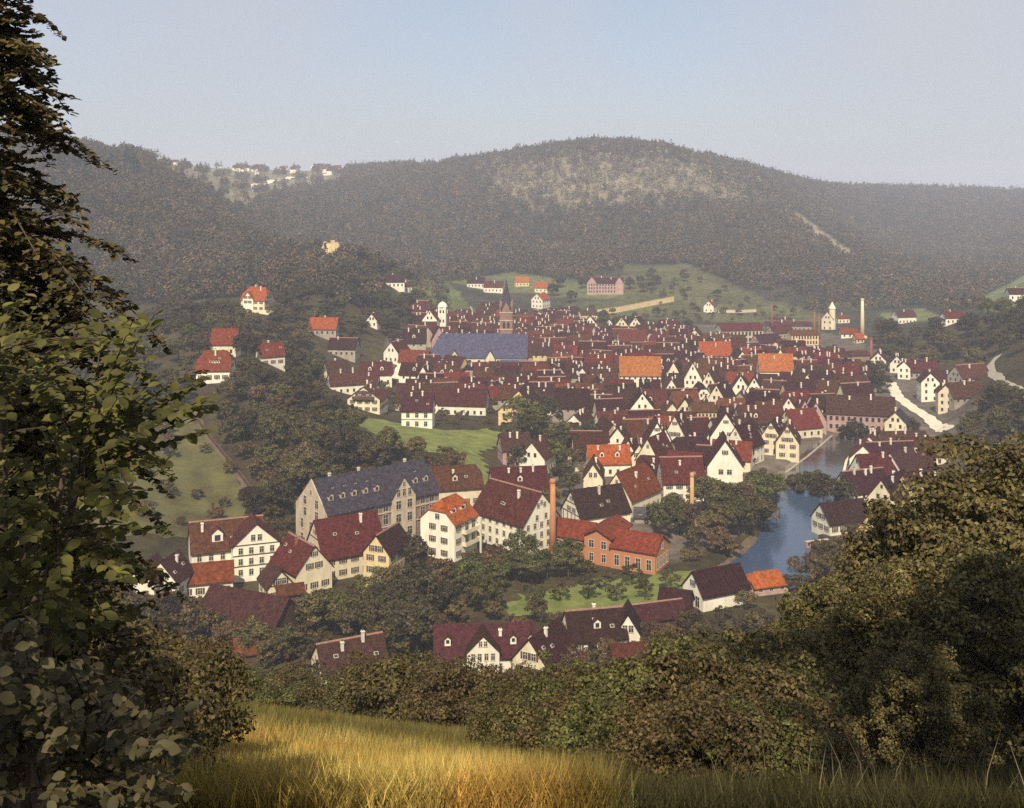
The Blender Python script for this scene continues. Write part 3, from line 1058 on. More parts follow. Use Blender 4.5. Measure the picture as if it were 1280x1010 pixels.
for xx in (-15, -11.5, -8, -4.5, -1, 11.5, 15):
    add_dormer(roof_of(rt), xx, -1, 15.6, 10.8, 7.2, .34, w=1.5, h=1.3, wmat='stone', rmat='slate')
for xx in (-13, -9.5, -6, -2.5, 13):
    add_dormer(roof_of(rt), xx, -1, 15.6, 10.8, 7.2, .66, w=.7, h=.6, wmat='stone', rmat='slate')
for xx in (-12, -3, 12):
    add_chimney(roof_of(rt), xx, .8, 16.8, 2.3)
lm('the stone school', rt)

# tall white house with orange half hipped roof
rt, r = house('tall_house', 'tall white house with a bright orange half-hipped roof and stacked balconies', 'house', 561, 700, 10.0, 11.0, 9.8, 5.0, 57, 'white', 'orange', tl=.5, tr=.5, wins=None, near=True, chim=0)
grid_windows(rt, (0, 0), 0, 10.0, 11.0, 9.8, 5, [('g-', [-1.6, 2.2], [1.0, 4.2, 7.4], 1.1, 1.5), ('g-', [0], [10.3], 1.3, 1.3), ('f', [-3.2], [1.0, 4.2, 7.4], 1.1, 1.5)], True)
for zb in (3.2, 6.4):
    mb = MB()
    mb.box(-1.6, 4.9, -6.8, -5.51, zb, zb + .18)
    mb.box(-1.6, 4.9, -6.8, -6.73, zb + .18, zb + 1.1)
    mb.box(-1.6, -1.52, -6.73, -5.51, zb + .18, zb + 1.1); mb.box(4.82, 4.9, -6.73, -5.51, zb + .18, zb + 1.1)
    link('balcony', mb.mesh('balcony', WALL['cream']), rt)
    grid_windows(rt, (0, 0), 0, 10.0, 11.0, 9.8, 5, [('f', [.4, 3.4], [zb + .3], 1.4, 2.1)], True)
mb = MB()
mb.box(4.45, 5.1, -7.1, -6.82, -2, 9.3)
link('balcony_post', mb.mesh('balcony_post', WALL['white']), rt)
for xx in (-2.6, 1.6):
    add_dormer(r, xx, -1, 11.0, 9.8, 5, .35, w=2.0, h=1.0, rmat='orange')
lm('the tall white house with orange roof', rt)

rt, r = house('gabled_house', 'brown-roofed house with small cream half-hipped gable rising behind the tall white house', 'house', 566, 640, 16, 10, 5.4, 5.2, 14, 'cream', 'maroon', tl=.7, tr=.6, near=True, chim=1, dorm=1, D=322)
lm('the brown half-hipped house', rt)
rt, r = house('gabled_house', 'big white house with four window storeys on its sharp gable beside the tallest brick chimney', 'house', 644, 690, 20, 13.5, 7.8, 7.4, -46, 'white', 'maroon', near=True, chim=2, dorm=0, storeys=3)
grid_windows(rt, (0, 0), 0, 20, 13.5, 7.8, 7.4, [('g+', [-1.2, 1.2], [11.4], .9, 1.2)], True)
lm('the sharp-gabled white house', rt)
rt, r = house('long_roof_house', 'brown-roofed house with several white chimneys wedged behind the sharp-gabled white house', 'house', 648, 635, 17, 10, 4.6, 5.2, 8, 'white', 'maroon', near=False, chim=3, dorm=1, D=337)
house('gabled_house', 'small rose stone house with a pale chimney above the sharp-gabled white house', 'house', 643, 600, 10, 9, 6.5, 4.5, 12, 'pink', 'brown', chim=2, D=378)
house('gabled_house', 'dark-roofed white gable house behind the brick chimney among the garden trees', 'house', 672, 602, 12, 9, 5.5, 5.2, 70, 'white', 'maroon', chim=1, D=374)

# brick workshop
rt, r = house('brick_workshop', 'orange brick workshop of three blocks with red tiled roofs and arched windows', 'workshop', 800, 716, 12.0, 10.0, 5.4, 3.0, -28, 'brick', 'brick', wins=None, chim=0, near=True)
grid_windows(rt, (0, 0), 0, 12.0, 10.0, 5.4, 3.0, [('f', spread(4, 11.5), [.9], 1.2, 2.6), ('g+', spread(4, 9), [.9], 1.1, 2.8), ('g+', [0], [5.2], 1.0, 1.3)], True)
shell(rt, (-9.8, 2.0), -math.pi/2, 13.0, 7.4, 7.2, 1.9, 'brick', 'brick', names=('middle_wall', 'middle_roof'), oe=.6, og=.7)
grid_windows(rt, (-9.8, 2.0), -math.pi/2, 13.0, 7.4, 7.2, 1.9, [('g+', [-1.7, 1.7], [4.2], 1.3, 1.9), ('g+', [-1.7, 1.7], [.8], 1.1, 2.0)], True)
shell(rt, (-19.2, 3.4), 0, 11.0, 9.5, 4.8, 3.0, 'brick', 'brick', names=('rear_wall', 'rear_roof'))
grid_windows(rt, (-19.2, 3.4), 0, 11.0, 9.5, 4.8, 3.0, [('f', [-3, 0, 3], [1.6], 1.2, 2.2)], True)
OCC.append((rt.location.x - 14, rt.location.y + 9, 10))
lm('the brick workshop', rt)
t = brick_chimney('tallest orange brick chimney stack, slender, beside the sharp-gabled white house', 691, 690, 20.0, 1.0, .62, M_SHAFT, D=287)
lm('the tall brick chimney', t)
t = brick_chimney('thin pale orange chimney stack rising among river trees before the maroon roofs', 865, 662, 15.0, .75, .5, M_SHAFTP2, D=312)

rt, r = house('timbered_house', 'white timber-framed gable house with plum roof behind the brick workshop', 'house', 745, 665, 16, 11, 5.2, 6.2, 26, 'white', 'plum', near=True, bands=2, chim=1, D=311)
mb = MB()
for s in (-1, 1):
    for yy in (-4.5, -2.2, 0, 2.2, 4.5):
        mb.box(-8.09, -8.0, yy - .12, yy + .12, 0, 5.1)
link('timber_frame', mb.mesh('timber_frame', M_TIMBER), rt)
lm('the timber-framed house', rt)
rt, r = house('gabled_house', 'cream house with a long bright red-orange roof sloping toward the river', 'house', 790, 640, 17, 10, 5.2, 7.0, 52, 'cream', 'brick', tr=.6, near=True, chim=1, D=330)
lm('the cream house with red-orange roof', rt)
rt, r = house('gabled_house', 'house with a fresh orange roof and white chimneys in the heart of the old town', 'house', 760, 592, 14, 8, 4.5, 5.0, 6, 'white', 'orange', chim=3, near=False, dorm=2, D=371)
lm('the fresh orange roof', rt)
house('gabled_house', 'white house with a row of windows under a maroon roof behind the thin pale chimney', 'house', 851, 635, 13, 10, 6.0, 6.5, 4, 'white', 'maroon', chim=1, near=True, D=342)
house('gabled_house', 'low house with grey shingled roof by the river trees', 'house', 826, 655, 15, 8, 1.6, 1.6, -8, 'grey', 'tin', chim=0, D=318)
rt, r = house('gabled_house', 'tall white house with plain steep gable facing the river trees', 'house', 905, 612, 14, 11, 8.5, 8.0, 82, 'white', 'maroon', near=True, chim=1, wins=None, D=353)
grid_windows(rt, (0, 0), 0, 14, 11, 8.5, 8.0, [('g-', [-1.3, 1.3], [6.0], 1.4, 1.5), ('g-', [0], [12.2], .9, 1.3), ('g-', [-3, 3], [2.2], .9, 1.3)], True)
lm('the tall plain white gable', rt)
# ---------- river side
rt, r = house('riverside_house', 'white riverside house with a brown roof standing alone on the bank beside the blue water', 'house', 1052, 668, 14, 8.5, 3.4, 4.4, 20, 'white', 'plum', near=True, chim=0, bands=0)
lm('the white riverside house', rt)
mb = MB()
p = at(1021, 298)
t = root('garden_wall', (p.x, p.y, p.z), R_(18), 'low reddish garden wall on the water edge below the white riverside house', 'wall')
mb.box(-3.4, 3.4, -.25, .25, -3, 1.6); link('wall', mb.mesh('wall', WALL['pink']), t)
mb = MB(); mb.box(-3.55, 3.55, -.36, .36, 1.6, 1.78); link('coping', mb.mesh('coping', WALL['stone']), t)
house('gabled_house', 'ochre-gabled house with dark roof, half buried in the great bush by the river', 'house', 1098, 672, 14, 9, 4.8, 6.0, 52, 'yellow', 'brown', near=True, chim=0, D=292)
house('gabled_house', 'ochre-walled house up the bank, its gable edge lit above the great bush', 'house', 1150, 645, 15, 10, 5.5, 6.5, 56, 'yellow', 'maroon', near=True, chim=1, D=306)
house('gabled_house', 'white-gabled barn-like house with dark roof beside the orchard lawn', 'barn', 895, 762, 13.0, 8.0, 3.6, 4.2, 26, 'white', 'plum', near=True, chim=0, wins=None, spec=[('g-', [0], [4.6]), ('g-', [-1.6, 1.8], [.4], 1.5, 2.4)])
lm('the white barn-like house', ALL_HOUSES[-1][0])
house('boat_house', 'small orange-roofed boat house at the near end of the blue water', 'boat house', 956, 744, 9, 6, 2.2, 2.2, 18, 'pink', 'orange', tl=.3, tr=.3, near=True, chim=0)
house('wooden_shed', 'long low grey-violet shed roof at the lower edge of the orchard lawn', 'shed', 812, 790, 15, 6, 2.4, 2.4, 18, 'wood', 'plum', chim=0, wins=None)
house('wooden_shed', 'small brown gabled shed between the orchard lawn and the white barn-like house', 'shed', 845, 768, 7, 5, 2.2, 2.4, -20, 'wood', 'brown', chim=0, wins=None)
rt, r = house('long_roof_house', 'long brown-roofed house with a white windowed cross gable nearest the viewer, among bushes', 'house', 606, 826, 20, 10, 3.6, 4.4, 4, 'white', 'brown', chim=1, near=True, chims=[3], D=221)
shell(rt, (-.6, -3.0), -math.pi/2, 5.6, 6.4, 4.9, 3.2, 'white', 'maroon', names=('gable_wing_wall', 'gable_wing_roof'), oe=.4)
grid_windows(rt, (-.6, -3.0), -math.pi/2, 5.6, 6.4, 5.2, 3.4, [('g+', spread(4, 5.2), [3.3], .7, 1.3), ('g+', [-.5, .5], [6.0], .6, 1.0)], True)
for xx in (-7.5, 5.5, 9):
    add_dormer(roof_of(rt), xx, -1, 10, 4.2, 5.2, .25, w=1.2, h=1.0)
lm('the long house with a white cross gable', rt)
house('gabled_house', 'cream-gabled house with red-brown roof joined behind bushes to the long cross-gable house', 'house', 680, 828, 12, 7.5, 3.4, 4.4, 60, 'cream', 'brown', chim=1, near=True, D=219)
house('gabled_house', 'brown-roofed cottage with a tiny white dormer before the orchard lawn', 'house', 742, 808, 12, 8, 3.4, 4.6, 12, 'white', 'plum', chim=1, dorm=1, near=True, D=229)
house('gabled_house', 'cottage with slim white gable standing before the grey-violet shed', 'house', 785, 806, 8, 5, 3.6, 4.0, 84, 'white', 'plum', chim=0, near=True, D=231)
house('wooden_shed', 'brick-red lean-to roof below the slim white gable cottage', 'shed', 785, 826, 7, 6, 2.2, 2.6, 10, 'wood', 'red', chim=0, wins=None, D=219)
house('barn', 'big dark brown barn roof below the cream houses, open posts at its end', 'barn', 312, 800, 20, 11, 4.0, 5.0, -24, 'wood', 'brown', chim=0, wins=None, near=True, D=236)
house('gabled_house', 'brown-roofed house with stepped white gable end low on the bushy bank', 'house', 437, 830, 13, 8.5, 3.0, 4.2, 26, 'cream', 'brown', chim=2, near=True, D=216, bands=1)
house('wooden_shed', 'tiny brick-red hut roof lost among bushes on the bank', 'shed', 307, 832, 4.4, 4, 2.2, 2.2, 20, 'wood', 'red', chim=0, wins=None, D=222)
p = at(1012, 1)

# ---------- on the spur
rt, r = house('hillside_house', 'largest red-roofed hillside house, hipped roof with a row of tiny dormer windows and a chimney', 'house', 270, 478, 12, 11, 4.2, 6.0, 4, 'white', 'brick', tl=.45, tr=.45, near=True, chim=1)
for xx in (-.9, 0, .9):
    add_dormer(r, xx + .8, -1, 11, 4.2, 6.0, .32, w=.85, h=.8, rmat='brick')
lm('the red hipped hillside house', rt)
house('hillside_house', 'square red-roofed white house directly behind the hipped hillside house', 'house', 282, 444, 10, 8.5, 4.6, 5.2, 1, 'cream', 'brick', near=False, chim=0)
house('hillside_house', 'small white house with orange-red roof, curved half-hip and chimney on the spur', 'house', 338, 456, 10, 7.5, 4.2, 4.6, 30, 'white', 'brick', tl=.5, near=True, chim=1)
lm('the small orange-red hillside house', ALL_HOUSES[-1][0])
rt, r = house('hillside_villa', 'orange-roofed villa with white gable dormer and pale terrace, highest on the spur', 'villa', 322, 390, 13.5, 11, 6.0, 6.0, -14, 'cream', 'orange', tl=.4, tr=.4, near=True, chim=2)
shell(rt, (-2.5, -3.6), -math.pi/2, 5.2, 6.0, 6.4, 3.6, 'white', 'orange', names=('gable_wing_wall', 'gable_wing_roof'))
grid_windows(rt, (-2.5, -3.6), -math.pi/2, 5.2, 6.0, 6.4, 3.6, [('g+', [-1.2, 1.2], [4.2, 6.6])], True)
mb = MB(); mb.box(-8, 13, -10.5, -6.5, -4, .3); mb.box(-8, 13, -10.5, -10.2, .3, 1.2)
link('terrace', mb.mesh('terrace', WALL['cream']), rt)
lm('the orange-roofed villa', rt)
house('hillside_house', 'house with a plain bright orange roof amid dark trees above the town edge', 'house', 405, 422, 14, 9, 3.6, 5.0, -2, 'grey', 'orange', near=False, chim=1)
lm('the plain orange-roofed house', ALL_HOUSES[-1][0])
house('gabled_house', 'lone little white-gabled house on the slope between orange roof and church', 'house', 468, 410, 8, 6.5, 3.6, 3.6, 75, 'white', 'brown', chim=1)
# ---------- middle ground
rt, r = house('chalet', 'broad cream chalet with deep overhanging gable, dark arch and wooden balcony beside the meadow', 'chalet', 460, 514, 15, 13, 5.6, 4.6, 84, 'cream', 'maroon', near=True, chim=2, oe=1.4)
mb = MB()
mb.box(-8.6, -7.52, -4.4, 4.4, 5.5, 6.6)
link('balcony', mb.mesh('balcony', M_TIMBER), rt)
mb = MB()
mb.poly([(-7.53, y_, z_) for y_, z_ in ((-3.6, 6.7), (3.6, 6.7), (3.2, 7.6), (2, 8.5), (0, 9.0), (-2, 8.5), (-3.2, 7.6))][::-1])
mb.poly([(-7.51, y_, z_) for y_, z_ in ((-3.6, 6.7), (3.6, 6.7), (3.2, 7.6), (2, 8.5), (0, 9.0), (-2, 8.5), (-3.2, 7.6))])
link('arch', mb.mesh('arch', M_TIMBER), rt)
lm('the chalet', rt)
rt, r = house('square_house', 'upright white two-storey house with dark roof standing alone at the top of the meadow', 'house', 523, 534, 11.5, 10, 6.8, 5.6, -2, 'white', 'plum', near=True, chim=2, wins=None, spec=[('f', spread(3, 10), [1.0, 4.2], 1.2, 1.7), ('g+', [-2, 2], [1.0, 4.2])])
mb = MB(); mb.box(-5.8, 5.8, -5.1, -5.005, 3.3, 3.5); link('timber_band', mb.mesh('timber_band', M_TIMBER), rt)
lm('the upright white meadow house', rt)
house('long_roof_house', 'long maroon-roofed house with pale roof edge directly behind the upright meadow house', 'house', 528, 487, 21, 12, 5.0, 6.5, -2, 'white', 'maroon', chim=3, D=462)
house('long_roof_house', 'long low white-walled house with maroon roof facing the meadow trees', 'house', 580, 498, 20, 11, 4.6, 5.6, -8, 'white', 'maroon', tl=.6, chim=2, D=458)
house('gabled_house', 'white-gabled house with dark red roof where the pale lane begins', 'house', 496, 446, 12, 8.5, 5.2, 5.0, 66, 'white', 'maroon', chim=1, D=560)
house('gabled_house', 'maroon-roofed white house above the chalet, twin white gable windows', 'house', 470, 462, 15, 9, 5, 5, 6, 'white', 'maroon', chim=2, dorm=2, D=520)
house('gabled_house', 'brown-roofed house with white gable close above the chalet roof', 'house', 432, 484, 15, 9, 4.4, 5.0, 20, 'white', 'maroon', chim=2, D=486)
house('gabled_house', 'white cottage with plum roof on the uphill side of the chalet', 'house', 420, 468, 11, 8, 4.4, 4.6, 30, 'white', 'plum', chim=1, D=512)
house('gabled_house', 'weathered grey-pink house in pale fruit trees above the chalet', 'house', 430, 452, 14, 9, 4.0, 4.6, -8, 'grey', 'brown', chim=2, D=548)
house('gabled_house', 'maroon-roofed row house with pale chimneys just uphill of the chalet', 'house', 455, 474, 13, 9, 4, 4.8, 0, 'white', 'maroon', chim=2, D=500)
# white gable tower house and belfry
rt, r = house('tall_gable_house', 'very tall narrow white gabled house joined to a round-headed white belfry', 'house', 539, 425, 11, 8.5, 10.5, 5.5, 84, 'white', 'maroon', chim=0, near=False, D=640)
mb = MB()
mb.box(-2.3, 2.3, -2.3, 2.3, -2, 17.0)
mb.tube([(0, 0, 17.0), (0, 0, 18.3), (0, 0, 19.4), (0, 0, 20.2)], [3.0, 2.5, 1.5, .1], 14)
bt = link('belfry', mb.mesh('belfry', WALL['white']), rt, (4, -6.0, 0))
for zz in (8.0, 13.5):
    for s in (-1, 1):
        mb = MB(); mb.quad((-2.32, s * .9 - .45, zz), (-2.32, s * .9 - .45, zz + 1.8), (-2.32, s * .9 + .45, zz + 1.8), (-2.32, s * .9 + .45, zz))
        link('belfry_window', mb.mesh('belfry_window', M_PANE), bt)
lm('the white belfry house', rt)

# church
def church():
    D = 592
    p = at(600, D)
    rt = root('church', (p.x, p.y, 0), R_(-2), 'large church with long blue-grey slate roof, brick tower and slender dark spire', 'church')
    L, W, H, R = 51, 17, 7.2, 11.2
    w, r = shell(rt, (0, 0), 0, L, W, H, R, 'cream', 'church_slate', tl=.25, tr=1.0)
    grid_windows(rt, (0, 0), 0, L, W, H, R, [('f', spread(9, 46), [1.0], 1.4, 4.6)], False)
    shell(rt, (-13, -5.5), -math.pi/2, 8, 5.5, 6.5, 4.2, 'cream', 'church_slate', names=('porch_wall', 'porch_roof'))
    shell(rt, (6, -5.5), -math.pi/2, 8, 5.0, 6.5, 4.2, 'cream', 'church_slate', names=('side_chapel_wall', 'side_chapel_roof'))
    shell(rt, (18.5, -6.5), 0, 14, 5, 5.0, 2.8, 'yellow', 'church_slate', names=('sacristy_wall', 'sacristy_roof'))
    tx, ty = 14.0, 6.0
    mb = MB()
    mb.box(-4.3, 4.3, -4.3, 4.3, -2, 29.5)
    tw = link('tower', mb.mesh('tower', WALL['towerbrick']), rt, (tx, ty, 0))
    tw.scale = (.8, .8, 1)
    mb = MB()
    for zz in (20.4, 25.2, 29.5):
        mb.box(-4.55, 4.55, -4.55, 4.55, zz, zz + .4)
    link('cornice', mb.mesh('cornice', WALL['stone']), tw)
    for s in (-1.5, 1.5):
        for (rz, ox, oy) in ((0, 0, -1), (-math.pi/2, -1, 0), (math.pi/2, 1, 0)):
            mb = MB()
            pts = [(-.75, 0), (.75, 0), (.75, 2.6), (.4, 3.4), (0, 3.7), (-.4, 3.4), (-.75, 2.6)]
            mb.poly([(a + s, -4.33, 21.2 + b) for a, b in pts])
            link('belfry_opening', mb.mesh('belfry_opening', M_PANE), tw, None, rz)
    # gablets with pinnacles round the foot of the spire
    mb = MB()
    for k in range(4):
        a = k * math.pi/2
        rot = Matrix.Rotation(a, 3, 'Z')
        for q in ([(-3.4, -4.4, 29.9), (3.4, -4.4, 29.9), (0, -4.4, 35.5)], [(3.4, -4.4, 29.9), (0, -1.5, 35.4), (0, -4.4, 35.5)], [(0, -1.5, 35.4), (-3.4, -4.4, 29.9), (0, -4.4, 35.5)]):
            mb.poly([tuple(rot @ Vector(v)) for v in q])
    link('gablet', mb.mesh('gablet', WALL['towerbrick']), tw)
    for sx_ in (-1, 1):
        for sy_ in (-1, 1):
            mb = MB()
            mb.tube([(0, 0, 0), (0, 0, 3.2), (0, 0, 3.4), (0, 0, 7)], [.6, .6, .75, .03], 6)
            link('pinnacle', mb.mesh('pinnacle', WALL['towerbrick']), tw, (4.0 * sx_, 4.0 * sy_, 29.9))
    mb = MB()
    mb.tube([(0, 0, 29.9), (0, 0, 33), (0, 0, 47.6)], [4.3, 3.5, .12], 8)
    link('spire', mb.mesh('spire', ROOF['spire']), tw)
    mb = MB()
    mb.box(-.07, .07, -.07, .07, 47.4, 50); mb.box(-.6, .6, -.06, .06, 49.0, 49.14)
    link('cross', mb.mesh('cross', M_TIMBER), tw)
    for k in range(-2, 3):
        OCC.append((p.x + k * 11, p.y, 11))
        OCC.append((p.x + k * 11 + 2, p.y - 24, 15))
    lm('the church', rt)
WALL['towerbrick'] = nmat('wall tower brick', (0.20, 0.115, 0.085), (0.29, 0.175, 0.125), scale=0.6, bump=.2)
ROOF['spire'] = nmat('spire slate', (0.045, 0.03, 0.04), (0.075, 0.05, 0.06), scale=0.8, rough=.6)
church()

house('hall_house', 'big ochre-gabled hall with amber roof patch half hidden by round trees below the church', 'hall', 653, 532, 18, 16, 6.5, 8.0, 80, 'yellow', 'brown', chim=2, near=False, D=434)
lm('the ochre hall', ALL_HOUSES[-1][0])
house('gabled_house', 'white house with ragged pair of gables beside the round trees at the old town edge', 'house', 724, 545, 14, 9, 5.0, 4.5, 70, 'white', 'maroon', chim=2, D=424)
house('gabled_house', 'white block with one high chimney standing out of the red roofs behind the church end', 'house', 705, 460, 8, 8, 6.5, 1.6, 0, 'white', 'maroon', chim=1, D=598, dz=2)
lm('the white block with high chimney', ALL_HOUSES[-1][0])
house('gabled_house', 'long bright amber roof among maroon ones in the middle of the town', 'house', 800, 484, 20, 10, 6.0, 8.0, -2, 'white', 'amber', chim=1, D=540)
lm('the long amber roof', ALL_HOUSES[-1][0])
house('gabled_house', 'amber-roofed house with cream gable in front at the river end of town', 'house', 969, 478, 17, 10, 5.5, 7.5, -3, 'white', 'amber', chim=1, D=556)
lm('the amber roof near the factory chimneys', ALL_HOUSES[-1][0])
house('gabled_house', 'orange-edged long roof behind the tall cream gable in mid town', 'house', 893, 466, 17, 10, 6.5, 6.5, 2, 'white', 'orange', chim=1, D=600)
house('gabled_house', 'rose-red roofed house with pale orange ridge below the four white gables', 'house', 790, 444, 17, 9, 5.0, 5.5, 3, 'white', 'red', chim=1, D=670)
# gables that face the viewer in the old town
for (px, D, W, H, R, yaw, wl, rf, lab) in [
    (865, 528, 8.5, 6, 8, 84, 'white', 'maroon', 'very tall cream gable with stepped sides in mid town before the orange-edged roof'),
    (890, 520, 7, 5, 6, 66, 'cream', 'maroon', 'slim cream gable beside the very tall one in mid town'),
    (926, 505, 8, 5.5, 6, 78, 'white', 'plum', 'white gable with two windows before the amber roof near the factory chimneys'),
    (944, 500, 7.5, 5.5, 6, 74, 'white', 'maroon', 'bright white gable with one attic window below the amber roof near the factory chimneys'),
    (902, 480, 8.5, 5, 6.5, 60, 'cream', 'maroon', 'cream gable leaning out between long maroon roofs of mid town'),
    (838, 505, 6, 5, 5, 86, 'white', 'maroon', 'little white gable under the long amber roof'),
    (802, 458, 10, 5.5, 6.5, 86, 'white', 'plum', 'broad white gable in front of the long amber roof'),
    (838, 450, 8, 4.5, 5.0, 88, 'cream', 'maroon', 'low cream gable next to the broad white gable in mid town'),
    (858, 448, 7, 6.5, 5.0, 76, 'cream', 'maroon', 'upright cream gable behind the ochre tower house'),
    (820, 392, 8, 7, 7, 86, 'white', 'maroon', 'sharp white gable with three window storeys among twin gables near the fresh orange roof'),
    (831, 396, 6, 5, 6, 84, 'white', 'maroon', 'small sharp white gable squeezed between two taller white gables'),
    (848, 398, 8, 7.5, 7.5, 70, 'white', 'maroon', 'taller sharp white gable of the twin gables, turned to the river'),
    (907, 398, 11, 7.5, 8.5, 80, 'white', 'maroon', 'wide white gable with round attic window above the tall plain white gable'),
    (930, 386, 9, 6.5, 7, 52, 'white', 'maroon', 'long slanting white gable edge beside the wide white gable'),
    (985, 396, 8, 6, 6, 74, 'cream', 'maroon', 'pale cream gable house at the weir end of the old town'),
    (968, 402, 8, 6, 6, 66, 'cream', 'brown', 'cream gable house stepping down to the weir'),
    (820, 366, 8.5, 7, 7, 58, 'cream', 'maroon', 'cream gable with slanting lit edge over the white window-row house'),
    (785, 378, 6, 5.5, 5.5, 84, 'white', 'maroon', 'tiny white gable beside the fresh orange roof'),
    (798, 376, 6, 5.5, 4.6, 86, 'cream', 'maroon', 'tiny cream gable second from the fresh orange roof'),
    (742, 352, 6, 5, 4.4, 84, 'cream', 'maroon', 'tiny twin dormer gable house in front of the fresh orange roof'),
    (1003, 444, 7, 5, 7, 84, 'pink', 'maroon', 'rose pointed gable near the long rose building'),
    (1018, 440, 8, 5, 7, 80, 'pink', 'maroon', 'second rose pointed gable touching the long rose building'),
    (985, 452, 8, 5.5, 6, 78, 'white', 'red', 'white timbered gable under a rusty red roof near the weir'),
    (1000, 430, 11, 4, 6, 20, 'cream', 'red', 'rusty red roofed house on the town side of the weir'),
]:
    house('gabled_house', lab + (' house' if 'house' not in lab else ''), 'house', px, 0, 13, W, H, R, yaw, wl, rf, chim=1, D=D, near=D < 410)
rt, r = house('tower_house', 'ochre house with a grid of windows over a slim bay, rising between maroon roofs', 'house', 878, 548, 9, 10, 9.5, 2.5, 2, 'yellow', 'maroon', chim=0, wins=None, D=432,
              spec=[('f', spread(6, 8.6), [5.2, 7.4], .75, 1.2), ('f', [0], [1.0, 3.0], .8, 1.2)])
lm('the ochre tower house', rt)
rt, r = house('long_building', 'long rose-stone building with many window bays and a pointed end gable by the water', 'mill', 1075, 545, 26, 11, 7.2, 6.0, -14, 'pink', 'plum', chim=2, D=440, wins=None,
              spec=[('f', spread(11, 25), [1.0, 4.2], 1.1, 1.8), ('g+', [-2.5, 0, 2.5], [1, 4.2]), ('g+', [0], [8.0])])
lm('the long rose-stone mill', rt)
house('gabled_house', 'small cream house with blue slate roof beyond the end of the long rose-stone mill', 'house', 1122, 548, 9, 8, 6, 4, 60, 'cream', 'slate', chim=1, D=428)
# across the river
for (px, D, L, W, H, R, yaw, wl, rf, lab) in [
    (1092, 402, 17, 10, 2.8, 4.6, 62, 'white', 'maroon', 'long maroon roof lining the far bank directly below the rose-stone mill'),
    (1128, 400, 17, 10, 3.0, 4.6, 5, 'white', 'maroon', 'maroon-roofed house with scattered white chimneys across the water from the mill'),
    (1080, 385, 14, 9, 3, 4.5, 70, 'white', 'maroon', 'cream-gabled house standing at the edge of the basin with its flank to the water'),
    (1112, 382, 17, 9, 3.2, 4.8, 8, 'white', 'plum', 'plum roof second in from the basin edge'),
    (1154, 384, 17, 10, 3.5, 5.0, -4, 'cream', 'maroon', 'maroon roof next to the great bush, above the basin'),
    (1100, 358, 17, 10, 3.6, 6, 14, 'white', 'maroon', 'broad maroon roof behind the white riverside house'),
    (1134, 362, 17, 10, 4, 6, 34, 'white', 'brown', 'brown roof with lit ochre edge tucked against the great bush'),
    (1078, 342, 15, 9, 3.0, 5.5, 20, 'white', 'plum', 'plum roof closest behind the white riverside house'),
    (1116, 330, 16, 9, 4, 6, 48, 'cream', 'plum', 'dark roof with slanting pale verge between riverside house and great bush'),
    (1145, 334, 14, 9, 4, 6, 40, 'yellow', 'maroon', 'ochre verge roof deep in the great bush foliage'),
    (1160, 500, 8, 8, 9, 4, 84, 'white', 'plum', 'tall bright white end wall beside the pale street'),
    (1180, 470, 6, 6, 9, 3, 80, 'cream', 'maroon', 'slim cream wall house beyond the tall bright white end wall'),
    (1130, 560, 6, 6, 6, 3, 70, 'white', 'plum', 'small white house end where the pale street narrows'),
    (1150, 565, 17, 10, 3.4, 5.0, 5, 'grey', 'maroon', 'maroon roof at the far end of the pale street'),
    (1180, 530, 17, 10, 3.2, 5.2, 12, 'grey', 'plum', 'plum roof uphill of the tall bright white end wall'),
    (1212, 515, 17, 10, 3.0, 5.2, 22, 'grey', 'maroon', 'maroon roof on the slope above the pale street'),
    (1204, 470, 16, 10, 3.0, 5.2, 14, 'grey', 'maroon', 'maroon roof near the curved end of the pale street'),
    (1122, 580, 8, 7, 5, 4, 66, 'white', 'maroon', 'white gable pair at the top of the pale street'),
    (1098, 590, 11, 8, 5.5, 4, 70, 'white', 'maroon', 'white corner house below the brick boiler house'),
]:
    house('gabled_house', lab, 'house', px, 0, L, W, H, R, yaw, wl, rf, chim=random.choice((1, 2, 3)), D=D)

# ---------- behind the town
rt, r = house('factory', 'long factory with rows of tall windows and a dull red roof below the green hill', 'factory', 924, 434, 27, 12, 8.2, 3.6, 10, 'stone', 'red', chim=0, wins=None, D=690,
              spec=[('f', spread(11, 26), [.8, 4.6], 1.3, 2.6), ('g-', spread(4, 11), [.8, 4.6], 1.3, 2.6)])
lm('the long factory', rt)
house('factory', 'flat ochre factory wing with close window rows beside the twin brick chimneys', 'factory', 1003, 442, 17, 10, 6.5, 2.2, 4, 'yellow', 'red', chim=0, wins=None, D=680,
      spec=[('f', spread(9, 16), [.8, 3.8], 1.0, 2.0)])
house('factory', 'low shed with plum saw-tooth roof between factory and ochre factory wing', 'factory', 958, 440, 16, 11, 3.4, 4.2, 22, 'pink', 'plum', chim=0, D=670)
house('factory', 'low rust-roofed works building behind the plum saw-tooth shed', 'factory', 975, 428, 16, 9, 3.8, 3.8, 26, 'pink', 'red', chim=0, D=712)
house('factory', 'dark flat works roofs stretching behind the ochre factory wing', 'factory', 985, 418, 30, 10, 4.0, 2.4, -4, 'grey', 'brown', chim=2, D=760)
house('boiler_house', 'square dull brick boiler house with arched opening next to a dark chimney', 'boiler house', 1072, 470, 10, 9, 8.0, 1.6, 4, 'towerbrick', 'brown', chim=0, wins=None, D=590, spec=[('f', [0], [.2], 3.6, 4.6)])
lm('the brick boiler house', ALL_HOUSES[-1][0])
t = brick_chimney('tall pale yellow chimney stack alone before the dark wooded slope', 1078, 437, 25.0, 1.5, .8, M_SHAFTP, D=690)
lm('the pale yellow chimney', t)
